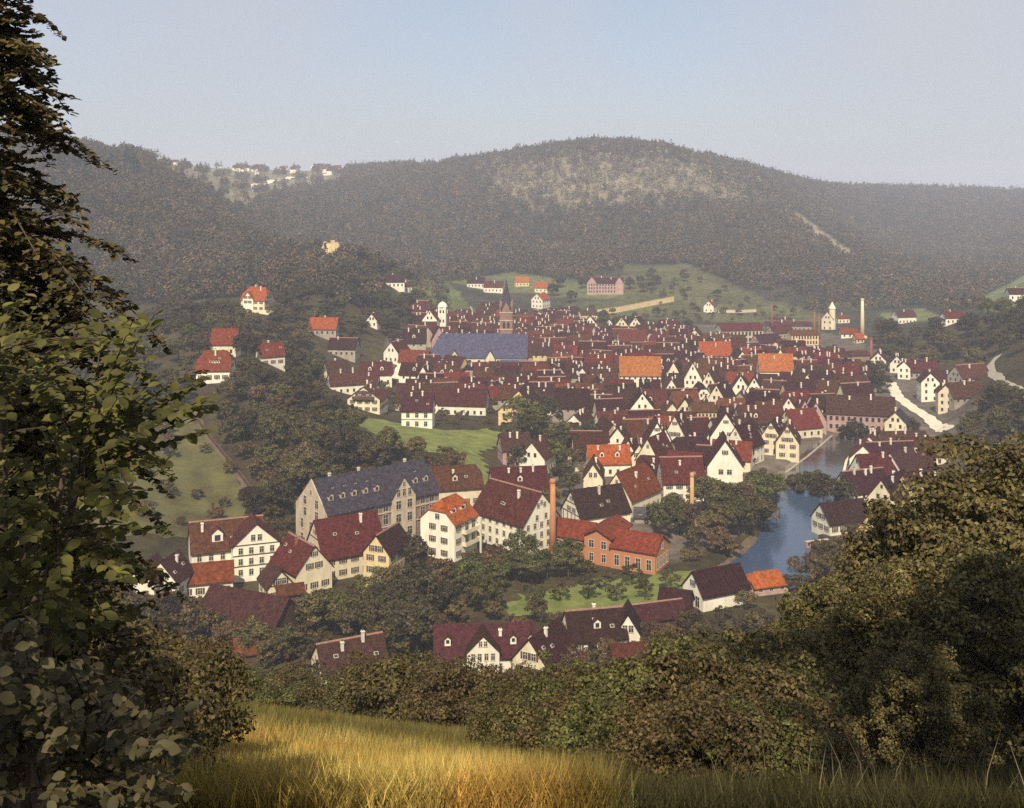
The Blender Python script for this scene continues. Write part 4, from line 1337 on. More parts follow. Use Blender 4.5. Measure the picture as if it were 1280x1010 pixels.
brick_chimney('dark red chimney stack attached to the brick boiler house', 1089, 470, 16.5, 1.0, .65, M_SHAFTD, D=592)
brick_chimney('dark chimney stack behind the ochre factory wing, one of twins, nearer to the long factory', 1018, 440, 21, .9, .55, M_SHAFTD, D=682)
brick_chimney('dark chimney stack of the twins, nearer to the pale yellow chimney', 1024, 440, 18, .8, .5, M_SHAFTD, D=690)
brick_chimney('slim brown chimney stack standing behind the plum saw-tooth shed', 965, 420, 20, .8, .5, M_SHAFTD, D=745)
house('gabled_house', 'small bright red-roofed house at the foot of the pale yellow chimney', 'house', 1061, 428, 11, 7, 3.0, 2.8, -4, 'white', 'brick', chim=0, D=700)
house('gatehouse', 'tiny orange-roofed hut right beside the pale yellow chimney base', 'hut', 1073, 437, 5, 5, 3.0, 2.6, 10, 'yellow', 'orange', chim=0, D=672)
for (px, py, L, W, H, R, yaw, wl, rf, lab, nm) in [
    (888, 391, 12, 8, 5, 4, 66, 'white', 'brick', 'white house with red roof wing alone on the green hillside', 'gabled_house'),
    (738, 414, 11, 8, 5.5, 5.0, 84, 'white', 'plum', 'white gable house first of four below the terraced wall, nearest the church', 'gabled_house'),
    (762, 416, 11, 7.5, 4.6, 4.6, 82, 'white', 'plum', 'white gable house second of four below the terraced wall', 'gabled_house'),
    (779, 418, 12, 9, 6.0, 5.5, 74, 'cream', 'plum', 'cream gable house third of four below the terraced wall', 'gabled_house'),
    (797, 418, 12, 9, 6.0, 5.5, 70, 'cream', 'plum', 'cream gable house last of four below the terraced wall', 'gabled_house'),
    (1036, 412, 14, 8, 8, 5, 66, 'cream', 'red', 'castle-like cream house with turret against the dark wooded slope', 'turret_house'),
    (1130, 404, 14, 9, 5, 4, 10, 'white', 'plum', 'white timbered house on the far green clearing behind the pale yellow chimney', 'gabled_house'),
    (1190, 405, 12, 7, 4, 3, 8, 'white', 'red', 'low white house at the foot of the dark slope near the frame edge', 'gabled_house'),
    (1270, 376, 10, 7, 4, 3, -5, 'white', 'plum', 'white house on the bright patch of the frame-edge hillside', 'gabled_house'),
    (1053, 404, 9, 6, 4, 2.5, 5, 'cream', 'red', 'low pale works house between castle-like house and pale yellow chimney', 'gabled_house'),
    (979, 408, 12, 7, 3, 3, 5, 'white', 'plum', 'white cottage under the green hill behind the factory roofs', 'gabled_house'),
    (870, 428, 11, 8, 4, 4, 72, 'cream', 'red', 'cream gabled house with rust roof before the green slope near the factory', 'gabled_house'),
    (676, 386, 13, 10, 7.0, 4.5, 60, 'white', 'orange', 'large pale house with orange-edged roof behind the church spire', 'gabled_house'),
    (677, 366, 11, 8, 4, 4.5, -10, 'cream', 'orange', 'small house with orange roof at the edge of the upper green field', 'gabled_house'),
    (652, 358, 12, 8, 4, 4, 10, 'yellow', 'amber', 'ochre-roofed house right beside the spire tip on the upper green field', 'gabled_house'),
    (492, 360, 14, 8, 4, 4, 10, 'white', 'brown', 'white cottage group house on the green gully above the belfry house', 'gabled_house'),
    (505, 366, 9, 6, 4, 3, 40, 'white', 'brown', 'smaller white cottage beside the gully cottage', 'gabled_house'),
    (595, 360, 15, 9, 4, 4, 0, 'white', 'brown', 'dark-roofed white house under the upper green field, meadow side', 'gabled_house'),
    (617, 366, 16, 9, 4.5, 4.5, -5, 'white', 'maroon', 'maroon-roofed white house under the upper green field next to the spire', 'gabled_house'),
    (736, 400, 12, 7, 4, 3, 5, 'yellow', 'brown', 'low ochre house at the start of the terraced wall', 'gabled_house'),
]:
    house(nm, lab, 'house', px, py, L, W, H, R, yaw, wl, rf, chim=1)
    if nm == 'turret_house':
        t_ = ALL_HOUSES[-1][0]
        mb = MB(); mb.tube([(0, 0, -2), (0, 0, 15), (0, 0, 15.2), (0, 0, 20)], [2.2, 2.2, 2.6, .1], 10)
        link('turret', mb.mesh('turret', WALL['cream']), t_, (-5, -3, 0))
rt, r = house('pink_school', 'big rose-stone institution with two gabled end wings and dark roof on the rise', 'school', 757, 368, 30, 12, 9.0, 4.5, -3, 'pink', 'plum', chim=2, wins=None,
              spec=[('f', spread(9, 22), [1, 4, 6.6], 1.1, 1.7)])
shell(rt, (-12, -3), -math.pi/2, 10, 8, 9.6, 5, 'pink', 'plum', names=('gable_wing_wall', 'gable_wing_roof'))
grid_windows(rt, (-12, -3), -math.pi/2, 10, 8, 9.6, 5, [('g+', [-2, 0, 2], [1, 4, 6.8], 1.0, 1.7)])
shell(rt, (11.5, -1.5), -math.pi/2, 10, 7, 9.4, 5, 'pink', 'plum', names=('gable_wing_wall', 'gable_wing_roof'))
lm('the rose-stone institution', rt)

# terraced pale wall that climbs the green hill
def wall_run(name, label, pix, h, mat, thick=.6, dmin=60):
    P = [hit(a, b, dmin) for a, b in pix]
    rt = root(name, P[0], 0, label, 'wall')
    m = MB(); c = MB()
    for a, b in zip(P[:-1], P[1:]):
        n = max(1, int((b - a).length / 6))
        for k in range(n):
            p = a + (b - a) * (k / n) - P[0]; q = a + (b - a) * ((k + 1) / n) - P[0]
            d = Vector((q.x - p.x, q.y - p.y, 0)).normalized()
            s = Vector((-d.y, d.x, 0)) * thick / 2
            for mm, z0, z1, g in ((m, -2, h, 1.0), (c, h, h + .2, 1.4)):
                i = len(mm.v)
                for e in (p, q):
                    zz = gz(e.x + P[0].x, e.y + P[0].y) - P[0].z
                    for sg in (-1, 1):
                        for zq in (z0, z1):
                            mm.v.append((e.x + s.x * sg * g, e.y + s.y * sg * g, zz + zq))
                for f in ((0, 1, 5, 4), (2, 6, 7, 3), (1, 3, 7, 5), (0, 4, 6, 2), (0, 2, 3, 1), (4, 5, 7, 6)):
                    mm.f.append(tuple(i + k_ for k_ in f)); mm.mi.append(0)
    link('wall', m.mesh('wall', mat), rt)
    link('coping', c.mesh('coping', mat), rt)
    return rt
t = wall_run('terrace_wall', 'long pale ochre terrace wall climbing toward the rose-stone institution', [(716, 398), (745, 394), (775, 390), (800, 385), (842, 377)], 4.0, WALL['yellow'])
lm('the terraced wall', t)
wall_run('terrace_wall', 'thin pale wall running along the green hillside beside the lone red-roofed house', [(898, 391), (925, 391), (945, 390)], 2.0, WALL['cream'])
t = wall_run('quay_wall', 'curved pale quay wall on the far bank of the weir basin', [(1086, 557), (1070, 568), (1058, 584), (1054, 602)], 2.2, WALL['cream'])
wall_run('quay_wall', 'grey stone quay wall along the town bank of the weir basin', [(982, 597), (1010, 576), (1040, 550)], 1.6, WALL['grey'])
wall_run('foot_bridge', 'pale narrow footbridge at the upper end of the weir basin', [(1046, 549), (1066, 551), (1086, 551)], 1.0, WALL['cream'], 2.0)
wall_run('weir', 'pale stone weir crossing the water under the trees', [(979, 600), (992, 604), (1008, 606)], .6, WALL['cream'], 1.6)
wall_run('garden_wall', 'low dark field wall descending the meadow slope behind the hazel', [(246, 525), (262, 548), (284, 575), (304, 600), (320, 622)], 1.0, WALL['wood'], .5)

# rock with ruin above the spur
def ruin():
    p = hit(418, 322, 300)
    rt = root('castle_ruin', p, 0, 'ochre rock crowned by broken castle walls on the dark wooded spur', 'ruin')
    m = MB()
    rng = np.random.default_rng(4)
    n = 14
    rings = []
    for k, (zz, s) in enumerate(((-3, 1.15), (3, 1.05), (7, .95), (9.5, .8))):
        for j in range(n):
            a = 2 * math.pi * j / n
            q = s * (1 + .16 * math.sin(3 * a + k) + rng.uniform(-.1, .1))
            m.v.append((math.cos(a) * 9.5 * q, math.sin(a) * 6 * q, zz + rng.uniform(-.8, .8) - (2.2 if math.cos(a) > .5 and k > 1 else 0)))
    for k in range(3):
        for j in range(n):
            m.f.append((k * n + j, k * n + (j + 1) % n, (k + 1) * n + (j + 1) % n, (k + 1) * n + j)); m.mi.append(0)
    m.f.append(tuple(3 * n + j for j in range(n))); m.mi.append(0)
    link('rock', m.mesh('rock', nmat('ochre rock', (0.42, 0.31, 0.15), (0.62, 0.48, 0.24), scale=.4, bump=.8, bscale=.8)), rt)
    m = MB()
    for x0, x1, hh in ((-7, -5, 11.5), (-5, -2, 10.5), (-2, 1, 12.4), (1, 3.4, 11), (3.4, 6.4, 9.6), (6.4, 8, 8)):
        m.box(x0, x1 - .05, -3.6, -2.6, 4, hh)
    m.box(-7, -6, -2.6, 3, 4, 11)
    link('broken_wall', m.mesh('broken_wall', nmat('ruin stone', (0.45, 0.33, 0.16), (0.62, 0.47, 0.24), scale=.7, bump=.5)), rt)
    lm('the castle ruin', rt)
ruin()

for a_, b_ in ((1113, 478), (1118, 488), (1124, 498), (1132, 505), (1140, 511), (1150, 517), (1162, 524)):
    p = hit(a_, b_, 60)
    OCC.append((p.x, p.y, 6)); VIS.append((a_, p.y, 7, b_ - 3, b_ - 3))
# ------------------------------------------------------------------ drapes
drape('meadow', [(405, 520), (440, 516), (480, 525), (520, 534), (560, 538), (610, 536), (640, 545), (625, 556), (600, 565), (612, 590), (618, 620), (600, 618), (585, 590), (570, 573), (540, 566), (500, 560), (478, 552), (455, 535), (430, 528)], M_MEADOW)
drape('pasture', [(120, 560), (240, 520), (300, 590), (318, 640), (290, 668), (230, 672), (150, 670), (90, 640)], M_DULL)
drape('orchard_lawn', [(650, 745), (690, 738), (735, 725), (800, 722), (850, 712), (880, 715), (862, 735), (858, 757), (835, 768), (790, 775), (745, 772), (700, 768), (660, 772), (625, 765)], M_LAWN)
strip('lane', [(496, 474), (503, 458), (512, 444), (520, 434)], (5, 6), M_ROAD)
strip('street', [(1113, 478), (1122, 496), (1140, 510), (1160, 522), (1185, 538)], (5.0, 6.0), M_ROAD, lift=.25)
strip('hill_road', [(1248, 445), (1238, 456), (1240, 468), (1252, 480), (1285, 497)], (3.4, 3.4), nmat('hill road gravel', (0.34, 0.30, 0.22), (0.46, 0.40, 0.30), scale=.4), lift=.35)
strip('plateau_road', [(320, 240), (318, 232), (340, 226), (370, 223), (412, 219)], (9, 14), M_ROAD, lift=1.0, dmin=900)
strip('field_track', [(240, 505), (255, 540), (275, 566), (300, 598), (322, 630)], (1.7, 1.7), M_EARTH, lift=.22)
strip('castle_path', [(330, 352), (350, 346), (375, 335), (395, 326)], (3, 3), M_ROAD, lift=.4, dmin=400)
strip('river_path', [(880, 728), (905, 712), (925, 692), (945, 672)], (2.5, 2.0), M_EARTH, lift=.25)

# ------------------------------------------------------------------ the packed old town
def lerp(t, tab):
    for (a, va), (b, vb) in zip(tab[:-1], tab[1:]):
        if t <= b:
            f = (t - a) / (b - a)
            return va + f * (vb - va)
    return tab[-1][1]
LEFT = [(345, 735), (365, 705), (395, 690), (425, 725), (445, 735), (465, 600), (475, 505), (560, 500), (600, 500), (650, 505), (700, 510), (760, 560), (820, 600)]
RIGHT = [(345, 860), (365, 900), (395, 975), (425, 1010), (450, 1030), (500, 1065), (545, 1075), (580, 1050), (620, 985), (650, 900), (690, 860), (720, 830), (760, 730), (820, 715)]
rngT = random.Random(21)
KH = {'orchard_tree': (6.8, 3.4), 'round_tree': (10.5, 4.8), 'dark_tree': (11.8, 4.8), 'green_tree': (9.4, 4.2), 'lawn_tree': (4.8, 2.2), 'garden_bush': (3.9, 2.7), 'bank_bush': (10.2, 4.8), 'bank_tree': (12.5, 5.4), 'pale_bush': (5.2, 3), 'edge_bush': (3.7, 2.4), 'edge_shrub': (4.0, 2.3), 'thicket_tree': (9, 3.6)}
def hides(x, y, kind, s):
    """would this crown stand in front of a house the photo shows clear"""
    h, r = KH[kind] if isinstance(kind, str) else kind
    px = 640 + x / y * F; top = HZ + (EYE - gz(x, y) - h * s * 1.05) * F / y; rp = r * s * F / y
    for hx, hd, hw, lim, lim2 in VIS:
        if not isinstance(kind, str):
            lim = lim2
        if y < hd + 2 and abs(px - hx) < hw + rp * .8 and top < lim:
            return True
    return False
def clear(x, y, r):
    for ox, oy, orr in OCC:
        if (ox - x) ** 2 + (oy - y) ** 2 < (orr + r) ** 2 * .80:
            return False
    return True
AUTO = []      # (root, kind words, x, y, group) to be labelled at the end
TONE = {'maroon': 'maroon', 'brown': 'brown', 'plum': 'plum', 'red': 'dusty red', 'brick': 'brick red', 'amber': 'amber', 'slate': 'grey slate', 'tin': 'grey'}
D = 346.0
nfill = 0
while D < 830:
    pitch = lerp(D, [(340, 11.5), (450, 12.2), (600, 14), (850, 19)])
    x = (lerp(D, LEFT) - 640) / F * D + rngT.uniform(0, 8)
    xe = (lerp(D, RIGHT) - 640) / F * D
    while x < xe:
        frontal = rngT.random() < .16
        L = rngT.uniform(9, 14.5); W = rngT.uniform(7.6, 10); H = rngT.uniform(4.2, 6.8); R = rngT.uniform(4.4, 6.8)
        if frontal:
            W = rngT.uniform(7, 9.5); R = rngT.uniform(5, 7); adv = W
        else:
            adv = L
        yaw = rngT.gauss(0, 14) + (84 if frontal else 0)
        cx, cy = x + adv / 2, D + rngT.uniform(-3, 3)
        x += adv + rngT.uniform(-.6, 1.2)
        rr = .27 * (L + W)
        if hides(cx, cy, (H + R + 1.2, adv * .5), .95):
            H, R = 4.2, 5.0
            if hides(cx, cy, (H + R + .8, adv * .5), .95):
                continue
        if not clear(cx, cy, rr * .62) or nfill > 330:
            continue
        rf = rngT.choices(['maroon', 'plum', 'brown', 'red', 'brick', 'slate'], [50, 16, 16, 13, 3, 0])[0]
        wl = rngT.choices(['white', 'cream', 'grey', 'yellow', 'pink'], [30, 25, 25, 10, 10])[0]
        hip = rngT.choice([1, 1, 1, .65])
        nch = rngT.choices([0, 1, 2, 3], [1, 4, 4, 2])[0]
        nd = rngT.choices([0, 1, 2], [7, 2, 1])[0] if not frontal else 0
        far = D > 560
        spec = []
        if frontal:
            spec = [('g-' if abs(yaw) < 180 else 'g+', spread(2, W * .6), [1.4, 4.0], .9, 1.3), ('g-', [0], [H + .8], .8, 1.2)]
        else:
            spec = [('f', spread(3 if far else 4, L * .9), [H - 2.0], .95, 1.3)]
        rt, r = house('row_house' if not frontal else 'gabled_house', None, 'house', 0, 0, L, W, H, R, yaw, wl, rf, tl=hip, tr=hip, chim=nch, dorm=nd,
                      place=(cx, cy), wins=None, spec=spec, group='tile-roofed houses packed in the old town')
        nfill += 1
        if rngT.random() < .45 and not frontal:
            e = rngT.choice((-1, 1)); el = rngT.uniform(4, 7); ew = W * rngT.uniform(.55, .8)
            shell(rt, (e * (L * .5 - el * .3), -W * .5), -math.pi/2, el + W * .3, ew * .7, H * rngT.uniform(.6, .95), ew * .42, rngT.choice((wl, 'grey', 'cream')), rngT.choice(('maroon', 'brown', 'red', 'plum')), names=('wing_wall', 'wing_roof'), oe=.3, og=.2)
        look = TONE[rf] + (' gable-fronted house' if frontal else ' roof')
        det = {'white': 'white', 'cream': 'cream', 'grey': 'weathered', 'yellow': 'ochre', 'pink': 'rose'}[wl] + '-walled'
        ch = {0: 'without chimney', 1: 'with one chimney', 2: 'with two chimneys', 3: 'with three chimneys'}[nch]
        if nd:
            ch = 'with ' + ('a white dormer' if nd == 1 else 'two white dormers')
        AUTO.append((rt, f'{det} {look} {ch}', cx, cy))
    D += pitch
print('filler houses', nfill)

# far village on the plateau
far_mesh = {}
for k in range(44):
    px = rngT.choice([rngT.uniform(196, 236), rngT.uniform(270, 440), rngT.uniform(390, 440), rngT.uniform(290, 330)])
    D = rngT.uniform(1950, 2330)
    x = (px - 640) / F * D
    rt, r = house('village_house', None, 'house', 0, 0, 11, 8, 5, 4, rngT.choice([0, 80, 20, -20]), 'white', rngT.choice(['brown', 'red', 'maroon']),
                  chim=0, wins=None, place=(x, D), group='pale houses of the village on the plateau', dz=2.0)
    rt['label'] = 'tiny pale house of the far village strung along the plateau rim'

# ------------------------------------------------------------------ leaves and trees
def frames(nrm, rng):
    n = nrm / (np.linalg.norm(nrm, axis=1, keepdims=True) + 1e-9)
    r = rng.normal(size=n.shape)
    t = np.cross(n, r); t /= (np.linalg.norm(t, axis=1, keepdims=True) + 1e-9)
    return n, t, np.cross(n, t)

LEAF4 = (np.array([(0, -.5, 0), (.36, .02, .07), (0, .55, 0), (-.36, .02, .07)], dtype=float), [[0, 1, 2, 3]])
LEAF_B = (np.array([(0, -.55, 0), (.26, -.36, .06), (.42, .0, .10), (.30, .33, .07), (0, .62, -.06), (-.30, .33, .07), (-.42, 0, .10), (-.26, -.36, .06), (0, 0, -.015)], dtype=float),
          [[0, 1, 2, 8], [8, 2, 3, 4], [0, 8, 6, 7], [8, 4, 5, 6]])
def leaf_mesh(name, C, Nrm, S, tmpl, mat, rng, T=None, color=None):
    P, Fc = tmpl
    n, t, b = frames(Nrm, rng)
    if T is not None:
        tt = T - (T * n).sum(1, keepdims=True) * n
        t2 = tt / (np.linalg.norm(tt, axis=1, keepdims=True) + 1e-9)
        b = t2; t = np.cross(b, n)
    k = len(P)
    V = C[:, None] + (P[None, :, 0, None] * t[:, None] + P[None, :, 1, None] * b[:, None] + P[None, :, 2, None] * n[:, None]) * S[:, None, None]
    base = (np.arange(len(C)) * k)[:, None]
    fl, sz = [], []
    per = np.concatenate([np.array(f) for f in Fc])
    flat = (base + per[None]).ravel()
    sizes = np.tile(np.array([len(f) for f in Fc]), len(C))
    col = None
    if color is not None:
        col = np.repeat(color, k, axis=0)
    return np_mesh(name, V.reshape(-1, 3), flat, sizes, mat, col)

def crown_points(rng, rx, ry, rz, zc, nclump, per, size, flat=.7, low=-.45, cr_=(.22, .40)):
    """leaf clumps spread through an uneven crown"""
    C, Nn, S = [], [], []
    for k in range(nclump):
        d = rng.normal(size=3); d /= np.linalg.norm(d)
        if d[2] < low:
            d[2] = -d[2] * .5; d /= np.linalg.norm(d)
        rad = rng.uniform(.5, 1.0) ** .8 * (1.12 if rng.random() < .2 else 1)
        c = d * rad * np.array([rx, ry, rz]) * (1 + .12 * math.sin(5 * math.atan2(d[1], d[0]) + k))
        cr = rng.uniform(*cr_) * min(rx, rz)
        m = int(per * rng.uniform(.6, 1.4))
        e = rng.normal(size=(m, 3)); e[:, 2] += .35; e += d * .45
        e /= np.linalg.norm(e, axis=1, keepdims=True)
        pts = c + e * (cr * rng.uniform(.45, 1.12, size=(m, 1))) * np.array([1.15, 1.15, flat])
        C.append(pts); Nn.append(e + rng.normal(size=(m, 3)) * .55 + np.array([0, 0, .25])); S.append(size * rng.uniform(.6, 1.35, size=m))
    C = np.concatenate(C); C[:, 2] += zc
    return C, np.concatenate(Nn), np.concatenate(S)

def trunk_mesh(rng, h, r0, zc, rx, rz, limbs=7):
    m = MB()
    b = rng.uniform(-.25, .25, size=2)
    m.tube([(0, 0, -1.0), (b[0] * .4, b[1] * .4, zc * .35), (b[0], b[1], zc * .75), (b[0] * 1.4, b[1] * 1.4, zc + rz * .55)], [r0 * 1.25, r0, r0 * .75, r0 * .15], 7)
    for k in range(limbs):
        a = 2 * math.pi * k / limbs + rng.uniform(-.4, .4)
        z0 = zc * rng.uniform(.45, .85)
        r1 = rng.uniform(.55, .9)
        p0 = Vector((b[0] * .7, b[1] * .7, z0))
        p2 = Vector((math.cos(a) * rx * r1, math.sin(a) * rx * r1, zc + rz * rng.uniform(-.2, .6)))
        p1 = p0.lerp(p2, .5) + Vector((0, 0, .12 * rz))
        m.tube([p0, p1, p2], [r0 * .5, r0 * .3, r0 * .06], 5)
    return m.mesh('trunk', M_BARK, True)

def leafmat(name, c1, c2, c3=None, ov=.38, isl=.5, tr=.18, scale=.35):
    return nmat(name, c1, c2, scale=scale, c3=c3, rough=.65, island=isl, objvar=ov, spec=.2, translucent=tr, detail=5)
LM_OLIVE = leafmat('leaves olive', (0.055, 0.048, 0.014), (0.115, 0.096, 0.028), (0.20, 0.16, 0.05))
LM_BROWN = leafmat('leaves rusty olive', (0.066, 0.044, 0.016), (0.135, 0.088, 0.029), (0.21, 0.14, 0.05))
LM_GREEN = leafmat('leaves green', (0.058, 0.060, 0.014), (0.115, 0.108, 0.027), (0.16, 0.14, 0.04))
LM_DARK = leafmat('leaves dark', (0.038, 0.031, 0.013), (0.078, 0.062, 0.024), (0.13, 0.10, 0.04))
LM_BUSH = leafmat('leaves bank bush', (0.054, 0.039, 0.014), (0.122, 0.083, 0.027), (0.21, 0.155, 0.06), isl=.55, scale=.8)
LM_PALE = leafmat('leaves pale', (0.16, 0.14, 0.085), (0.25, 0.22, 0.14), None)

SPEC = {}
def species(key, nvar, height_, rx, rz, nclump, per, size, mat, r0=.22, flat=.7, low=-.45, limbs=7, cr_=(.22, .40)):
    L = []
    for v in range(nvar):
        rng = np.random.default_rng(sum(map(ord, key)) + v * 17)
        zc = height_ - rz
        C, N, S = crown_points(rng, rx * rng.uniform(.9, 1.1), rx * rng.uniform(.9, 1.1), rz, zc, nclump, per, size, flat, low, cr_)
        L.append((trunk_mesh(rng, height_, r0, zc, rx, rz, limbs), leaf_mesh('crown', C, N, S, LEAF4, mat, rng)))
    SPEC[key] = L
species('orchard_tree', 5, 6.5, 3.2, 2.7, 26, 75, .52, LM_BROWN, .18)
species('round_tree', 4, 10, 4.6, 4.2, 40, 85, .62, LM_OLIVE, .28)
species('dark_tree', 4, 11, 4.6, 5.0, 40, 80, .66, LM_DARK, .28)
species('green_tree', 3, 9, 4.0, 3.7, 36, 80, .55, LM_GREEN, .25)
species('lawn_tree', 3, 4.6, 2.1, 1.7, 22, 60, .36, LM_OLIVE, .12)
species('garden_bush', 4, 3.6, 2.6, 1.9, 20, 60, .42, LM_BROWN, .12, low=-.2, limbs=5)
species('bank_bush', 5, 9.5, 4.6, 4.4, 85, 240, .25, LM_BUSH, .22, low=-.6)
species('bank_tree', 3, 12, 5.2, 5.0, 80, 190, .32, LM_BUSH, .28, low=-.6)
species('pale_bush', 2, 5, 3, 2.3, 22, 60, .45, LM_PALE, .12)

# conifer
def spruce_mesh(seed, h, rad, size, mat, n_layers=22):
    rng = np.random.default_rng(seed)
    C, N, S = [], [], []
    for k in range(n_layers):
        f = k / n_layers
        z = h * (.1 + .9 * f); r = rad * (1 - f) ** .85 + .1
        nb = max(4, int(11 * (1 - f)) + 3)
        for j in range(nb):
            a = rng.uniform(0, 2 * math.pi); m = max(3, int(12 * (1 - f)) + 3)
            t = rng.uniform(.15, 1, size=m)
            rr = r * rng.uniform(.75, 1.15)
            pts = np.stack([np.cos(a) * t * rr, np.sin(a) * t * rr, z - t ** 1.5 * rr * .35 + rng.normal(size=m) * .1], 1)
            pts[:, :2] += rng.normal(size=(m, 2)) * .14 * rr
            C.append(pts); N.append(np.tile([np.cos(a) * .4, np.sin(a) * .4, 1.0], (m, 1)) + rng.normal(size=(m, 3)) * .45); S.append(size * rng.uniform(.6, 1.3, size=m))
    C = np.concatenate(C)
    m = MB(); m.tube([(0, 0, -1), (0, 0, h * .5), (0, 0, h)], [h * .018, h * .012, .02], 6)
    return m.mesh('trunk', M_BARK, True), leaf_mesh('crown', C, np.concatenate(N), np.concatenate(S), LEAF4, mat, rng)
LM_SPR = leafmat('needles dark', (0.022, 0.026, 0.016), (0.045, 0.048, 0.026))
SPEC['spruce'] = [spruce_mesh(s, 17, 3.6, 1.1, LM_SPR) for s in (1, 2, 3)]

TREES = []
FRONT = [(-150, 560), (60, 660), (130, 735), (200, 762), (250, 790), (300, 812), (400, 814), (480, 808), (530, 822), (560, 838), (640, 842), (700, 826), (760, 812), (800, 800), (850, 778), (900, 768), (960, 755), (1000, 735), (1050, 690), (1400, 520)]
def capped(kind, px, D, s, label=None, group=None, smin=.2):
    p = at(px, D)
    h = KH[kind][0]
    r = KH[kind][1] * s * F / D * .6
    lim = max(lerp(px - r, FRONT), lerp(px, FRONT), lerp(px + r, FRONT)) - 6 + rngF.choice((rngF.uniform(-12, 8), rngF.uniform(-6, 40)))
    smax = (EYE - p.z - (lim - HZ) / F * D) / (h * 1.12)
    s = min(s, smax)
    if s < smin:
        return None
    return tree(kind, p.x, p.y, s, label, group)
rngF = random.Random(5)
TREE_WORD = {'orchard_tree': 'rust-olive orchard tree', 'round_tree': 'round olive tree', 'dark_tree': 'dark bushy tree', 'green_tree': 'fresh green tree', 'lawn_tree': 'little round fruit tree',
             'garden_bush': 'low rusty garden bush', 'bank_bush': 'dense small-leaved bush', 'bank_tree': 'tall small-leaved tree', 'pale_bush': 'pale dusty bush', 'spruce': 'pointed spruce'}
def tree(kind, x, y, s=1.0, label=None, group=None, dz=0.0, sz=None):
    v = SPEC[kind][rngF.randrange(len(SPEC[kind]))]
    rt = root(kind, (x, y, gz(x, y) + dz), rngF.uniform(0, 6.28), label, 'bush' if 'bush' in kind else 'tree', group)
    s *= rngF.uniform(.86, 1.16)
    rt.scale = (s, s, (sz or 1) * s * rngF.uniform(.9, 1.12))
    link('trunk', v[0], rt); link('crown', v[1], rt)
    TREES.append((rt, kind, x, y, group, label))
    return rt

def scatter(kinds, poly, n, smin, s=1.0, group=None, dmin=150, avoid=2.0, sz=None):
    """individual trees standing inside an area of ground traced on the photo"""
    done = []; tries = 0
    x0, x1 = min(p[0] for p in poly), max(p[0] for p in poly); y0, y1 = min(p[1] for p in poly), max(p[1] for p in poly)
    while len(done) < n and tries < n * 40:
        tries += 1
        px, py = rngF.uniform(x0, x1), rngF.uniform(y0, y1)
        if not in_poly([px], [py], poly)[0]:
            continue
        p = hit(px, py, dmin)
        if any((p.x - a) ** 2 + (p.y - b) ** 2 < smin ** 2 for a, b in done):
            continue
        if avoid and any((p.x - ox) ** 2 + (p.y - oy) ** 2 < (rr * .8 + avoid) ** 2 for ox, oy, rr in OCC):
            continue
        kd = rngF.choice(kinds)
        if hides(p.x, p.y, kd, s):
            continue
        done.append((p.x, p.y))
        tree(kd, p.x, p.y, s, None, group, sz=sz)
    return len(done)

G = 'trees of the '
scatter(['orchard_tree', 'dark_tree', 'orchard_tree', 'round_tree'], [(285, 498), (330, 488), (395, 508), (450, 545), (485, 575), (475, 612), (440, 625), (385, 655), (330, 655), (322, 610), (290, 560), (275, 525)], 62, 4.6, .92, G + 'orchard slope above the school')
scatter(['dark_tree', 'dark_tree', 'round_tree', 'orchard_tree'], [(345, 350), (395, 338), (470, 342), (492, 372), (470, 400), (420, 398), (385, 440), (395, 470), (372, 490), (335, 480), (300, 475), (305, 440), (350, 425), (358, 400), (345, 385)], 50, 8.5, 1.0, G + 'dark spur behind the orange roofs', 350)
scatter(['dark_tree', 'orchard_tree'], [(190, 392), (295, 400), (330, 412), (300, 425), (240, 415), (190, 420)], 12, 8, 1.0, G + 'slope below the villa', 350)
scatter(['dark_tree', 'round_tree'], [(420, 330), (480, 335), (530, 372), (535, 398), (490, 395)], 14, 10, 1.0, G + 'spur crest', 450)
scatter(['orchard_tree', 'garden_bush'], [(500, 562), (540, 568), (575, 578), (590, 605), (560, 612), (520, 592), (488, 585)], 12, 4.5, .9, G + 'meadow foot')
scatter(['orchard_tree', 'round_tree', 'garden_bush'], [(545, 500), (600, 510), (632, 520), (640, 540), (600, 535), (552, 530)], 12, 5, .9, G + 'gardens above the meadow')
for px, D, k, s in ((652, 414, 'round_tree', 1.15), (668, 410, 'round_tree', 1.05), (638, 404, 'green_tree', .9), (690, 412, 'orchard_tree', 1.1), (684, 424, 'round_tree', 1.0), (640, 392, 'dark_tree', .8), (706, 402, 'green_tree', 1.0), (722, 396, 'green_tree', 1.0), (700, 388, 'round_tree', 1.0), (735, 402, 'dark_tree', .85), (690, 378, 'green_tree', .9), (715, 372, 'round_tree', .9),
                    (700, 352, 'round_tree', .85), (712, 342, 'green_tree', .8), (690, 330, 'orchard_tree', .9), (650, 372, 'dark_tree', .7)):
    p = at(px, D); tree(k, p.x, p.y, s, None, G + 'town-edge gardens')
scatter(['dark_tree', 'round_tree', 'orchard_tree'], [(230, 400), (300, 395), (350, 395), (400, 400), (480, 400), (530, 400), (520, 430), (480, 435), (440, 430), (400, 440), (330, 425), (240, 440)], 40, 8.5, .85, G + 'slope between villa and church', 350)
scatter(['dark_tree', 'orchard_tree', 'round_tree', 'garden_bush'], [(285, 455), (320, 465), (400, 478), (430, 505), (470, 520), (420, 515), (340, 492), (290, 490)], 26, 6, .8, G + 'slope above the orchard', 350)
scatter(['garden_bush', 'orchard_tree'], [(110, 570), (235, 530), (300, 600), (316, 650), (230, 672), (100, 668)], 16, 8, .7, G + 'pasture', 150)
